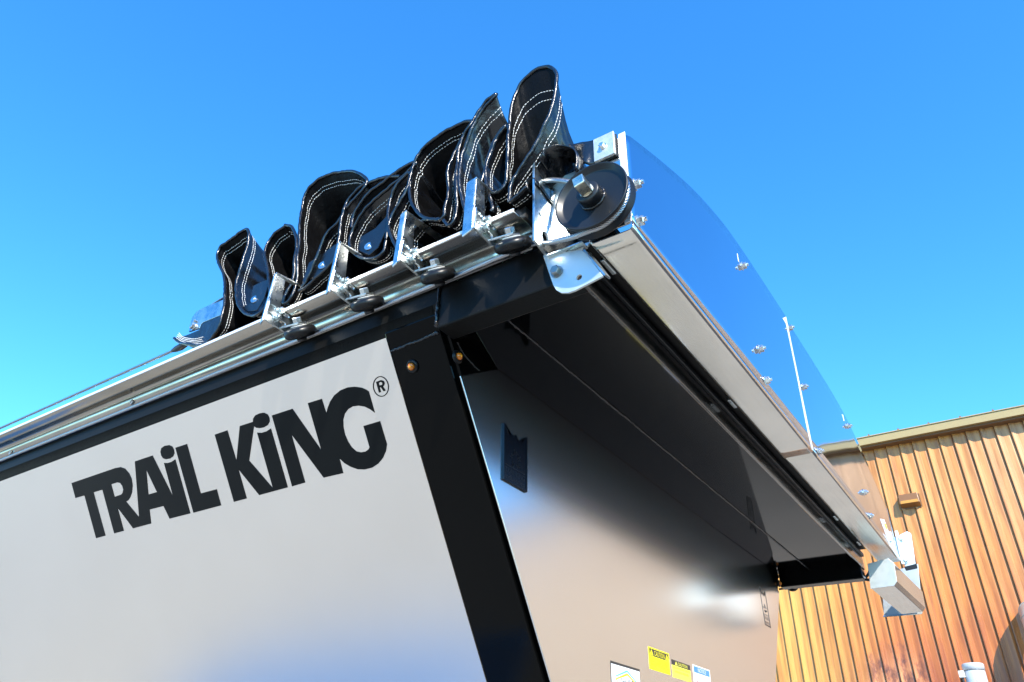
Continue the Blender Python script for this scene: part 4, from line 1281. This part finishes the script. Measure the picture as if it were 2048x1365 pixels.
# eave trim and roof
tr = MB().box((WX0 - 0.2, YW - 0.27, 6.755), (WX1 + 0.2, YW + 0.1, 6.905)).build('eave_trim', M['trim'], ware, bevel=0.006)
MB().box((WX0 - 0.2, YW - 0.285, 6.735), (WX1 + 0.2, YW - 0.20, 6.7545)).build('drip_edge', M['trim'], tr)
MB().box((WX0 - 0.2, YW - 0.1995, 6.70), (WX1 + 0.2, YW + 0.04, 6.7545)).build('soffit_strip', M['trim_dark'], tr)
MB().box((WX0 - 0.2, YW - 0.29, 6.9055), (WX1 + 0.2, YW - 0.10, 6.925)).build('roof_edge', M['trim'], tr)
rf = MB().hexa([(WX0 - 0.2, YW - 0.10, 6.906), (WX1 + 0.2, YW - 0.10, 6.906), (WX1 + 0.2, YW + 9, 8.3), (WX0 - 0.2, YW + 9, 8.3)],
               [(WX0 - 0.2, YW - 0.10, 6.935), (WX1 + 0.2, YW - 0.10, 6.935), (WX1 + 0.2, YW + 9, 8.33), (WX0 - 0.2, YW + 9, 8.33)]).build('roof', M['trim'], ware)
x = WX0
while x < WX1:
    MB().hexa([(x, YW - 0.25, 6.926), (x + 0.07, YW - 0.25, 6.926), (x + 0.07, YW + 6, 7.82), (x, YW + 6, 7.82)],
              [(x + 0.025, YW - 0.25, 6.975), (x + 0.045, YW - 0.25, 6.975), (x + 0.045, YW + 6, 7.90), (x + 0.025, YW + 6, 7.90)]).build('roof_rib', M['trim_dark'], rf)
    x += 0.60

# wall light
wlx0, wlx1, wz0, wz1 = -1.715, -1.335, 5.30, 5.535
wlight = thing('wall_light', 'bronze box wall light high on the orange siding', 'wall light', (-1.53, YW, 5.2))
MB().hexa([(wlx0, YW - 0.20, 5.33), (wlx1, YW - 0.20, 5.33), (wlx1, YW - 0.03, 5.285), (wlx0, YW - 0.03, 5.285)],
          [(wlx0 + 0.01, YW - 0.17, 5.545), (wlx1 - 0.01, YW - 0.17, 5.545), (wlx1 - 0.01, YW - 0.03, 5.555), (wlx0 + 0.01, YW - 0.03, 5.555)]).build('housing', M['bronze'], wlight, bevel=0.008)
MB().hexa([(wlx0 + 0.02, YW - 0.215, 5.335), (wlx1 - 0.02, YW - 0.215, 5.335), (wlx1 - 0.02, YW - 0.198, 5.335), (wlx0 + 0.02, YW - 0.198, 5.335)],
          [(wlx0 + 0.03, YW - 0.200, 5.40), (wlx1 - 0.03, YW - 0.200, 5.40), (wlx1 - 0.03, YW - 0.180, 5.40), (wlx0 + 0.03, YW - 0.180, 5.40)]).build('lens', M['amber_glass'], wlight, bevel=0.003)
MB().box((wlx0 - 0.015, YW - 0.030, 5.27), (wlx1 + 0.015, YW - 0.0275, 5.56)).build('back_frame', M['trim_dark'], wlight)
MB().box((wlx0 + 0.03, YW - 0.0275, 5.29), (wlx1 - 0.03, YW + 0.03, 5.54)).build('mount', M['trim_dark'], wlight)

# bent exhaust duct on the right
duct = thing('exhaust_duct', 'bent grey exhaust duct curving out of the orange wall at the right edge', 'duct', (-0.05, 16.3, -H))
dx, dyw, dzt, rad = -0.045, 16.30, 3.02, 0.185
path = [(dx, YW + 0.05, dzt)] + [(dx, YW - 0.28 - 0.42 * math.sin(t), dzt - 0.42 + 0.42 * math.cos(t)) for t in [k / 8 * math.pi / 2 for k in range(9)]] + [(dx, dyw, 1.0), (dx, dyw, -H)]
MB().tube(path, rad, 28).build('pipe', M['duct'], duct)
for q in (3, 6, 9):
    p = Vector(path[q]); p2 = Vector(path[min(q + 1, len(path) - 1)])
    d = (p2 - p).normalized()
    MB().tube([p - d * 0.012, p + d * 0.012], rad + 0.008, 28).build('seam_band', M['duct'], duct)
# fan motor
fm = thing('fan_motor', 'small grey electric motor standing upright on a round fan housing', 'motor', (-1.08, 16.2, -H))
mp = at(1951, 1352, 1, 16.2)
mx_, mz = mp.x, 1.72
MB().lathe((mx_, 16.2, mz), (0, 0, 1), [(0, 0.165), (0.015, 0.168), (0.30, 0.168), (0.315, 0.150)], 28).build('motor_body', M['motor_grey'], fm)
MB().lathe((mx_, 16.2, mz + 0.316), (0, 0, 1), [(0, 0.176), (0.085, 0.176), (0.105, 0.168), (0.115, 0.14), (0.118, 0.02)], 28).build('fan_cover', M['motor_grey'], fm)
MB().box((mx_ - 0.245, 16.08, mz + 0.20), (mx_ - 0.150, 16.20, mz + 0.31)).build('terminal_box', M['box_grey'], fm, bevel=0.01)
MB().tube(smooth_path([(mx_ - 0.20, 16.12, mz + 0.20), (mx_ - 0.195, 16.12, mz + 0.08), (mx_ - 0.23, 16.12, mz - 0.06), (mx_ - 0.25, 16.12, mz - 0.2)], 0.03), 0.016, 8).build('conduit', M['plastic'], fm)
MB().box((mx_ + 0.01, 16.025, mz + 0.13), (mx_ + 0.06, 16.036, mz + 0.19)).build('name_plate', M['box_grey'], fm)
MB().lathe((mx_ + 0.1, 16.2, mz - 0.95), (0, 0, 1), [(0, 0.46), (0.02, 0.48), (0.92, 0.48), (0.945, 0.455), (0.948, 0.05)], 40).build('fan_housing', M['motor_grey'], fm)
for sx, sy in ((-1, -1), (1, -1), (1, 1), (-1, 1)):
    MB().tube([(mx_ + 0.1 + sx * 0.3, 16.2 + sy * 0.3, -H), (mx_ + 0.1 + sx * 0.3, 16.2 + sy * 0.3, mz - 0.94)], 0.035, 10).build('leg', M['motor_grey'], fm)
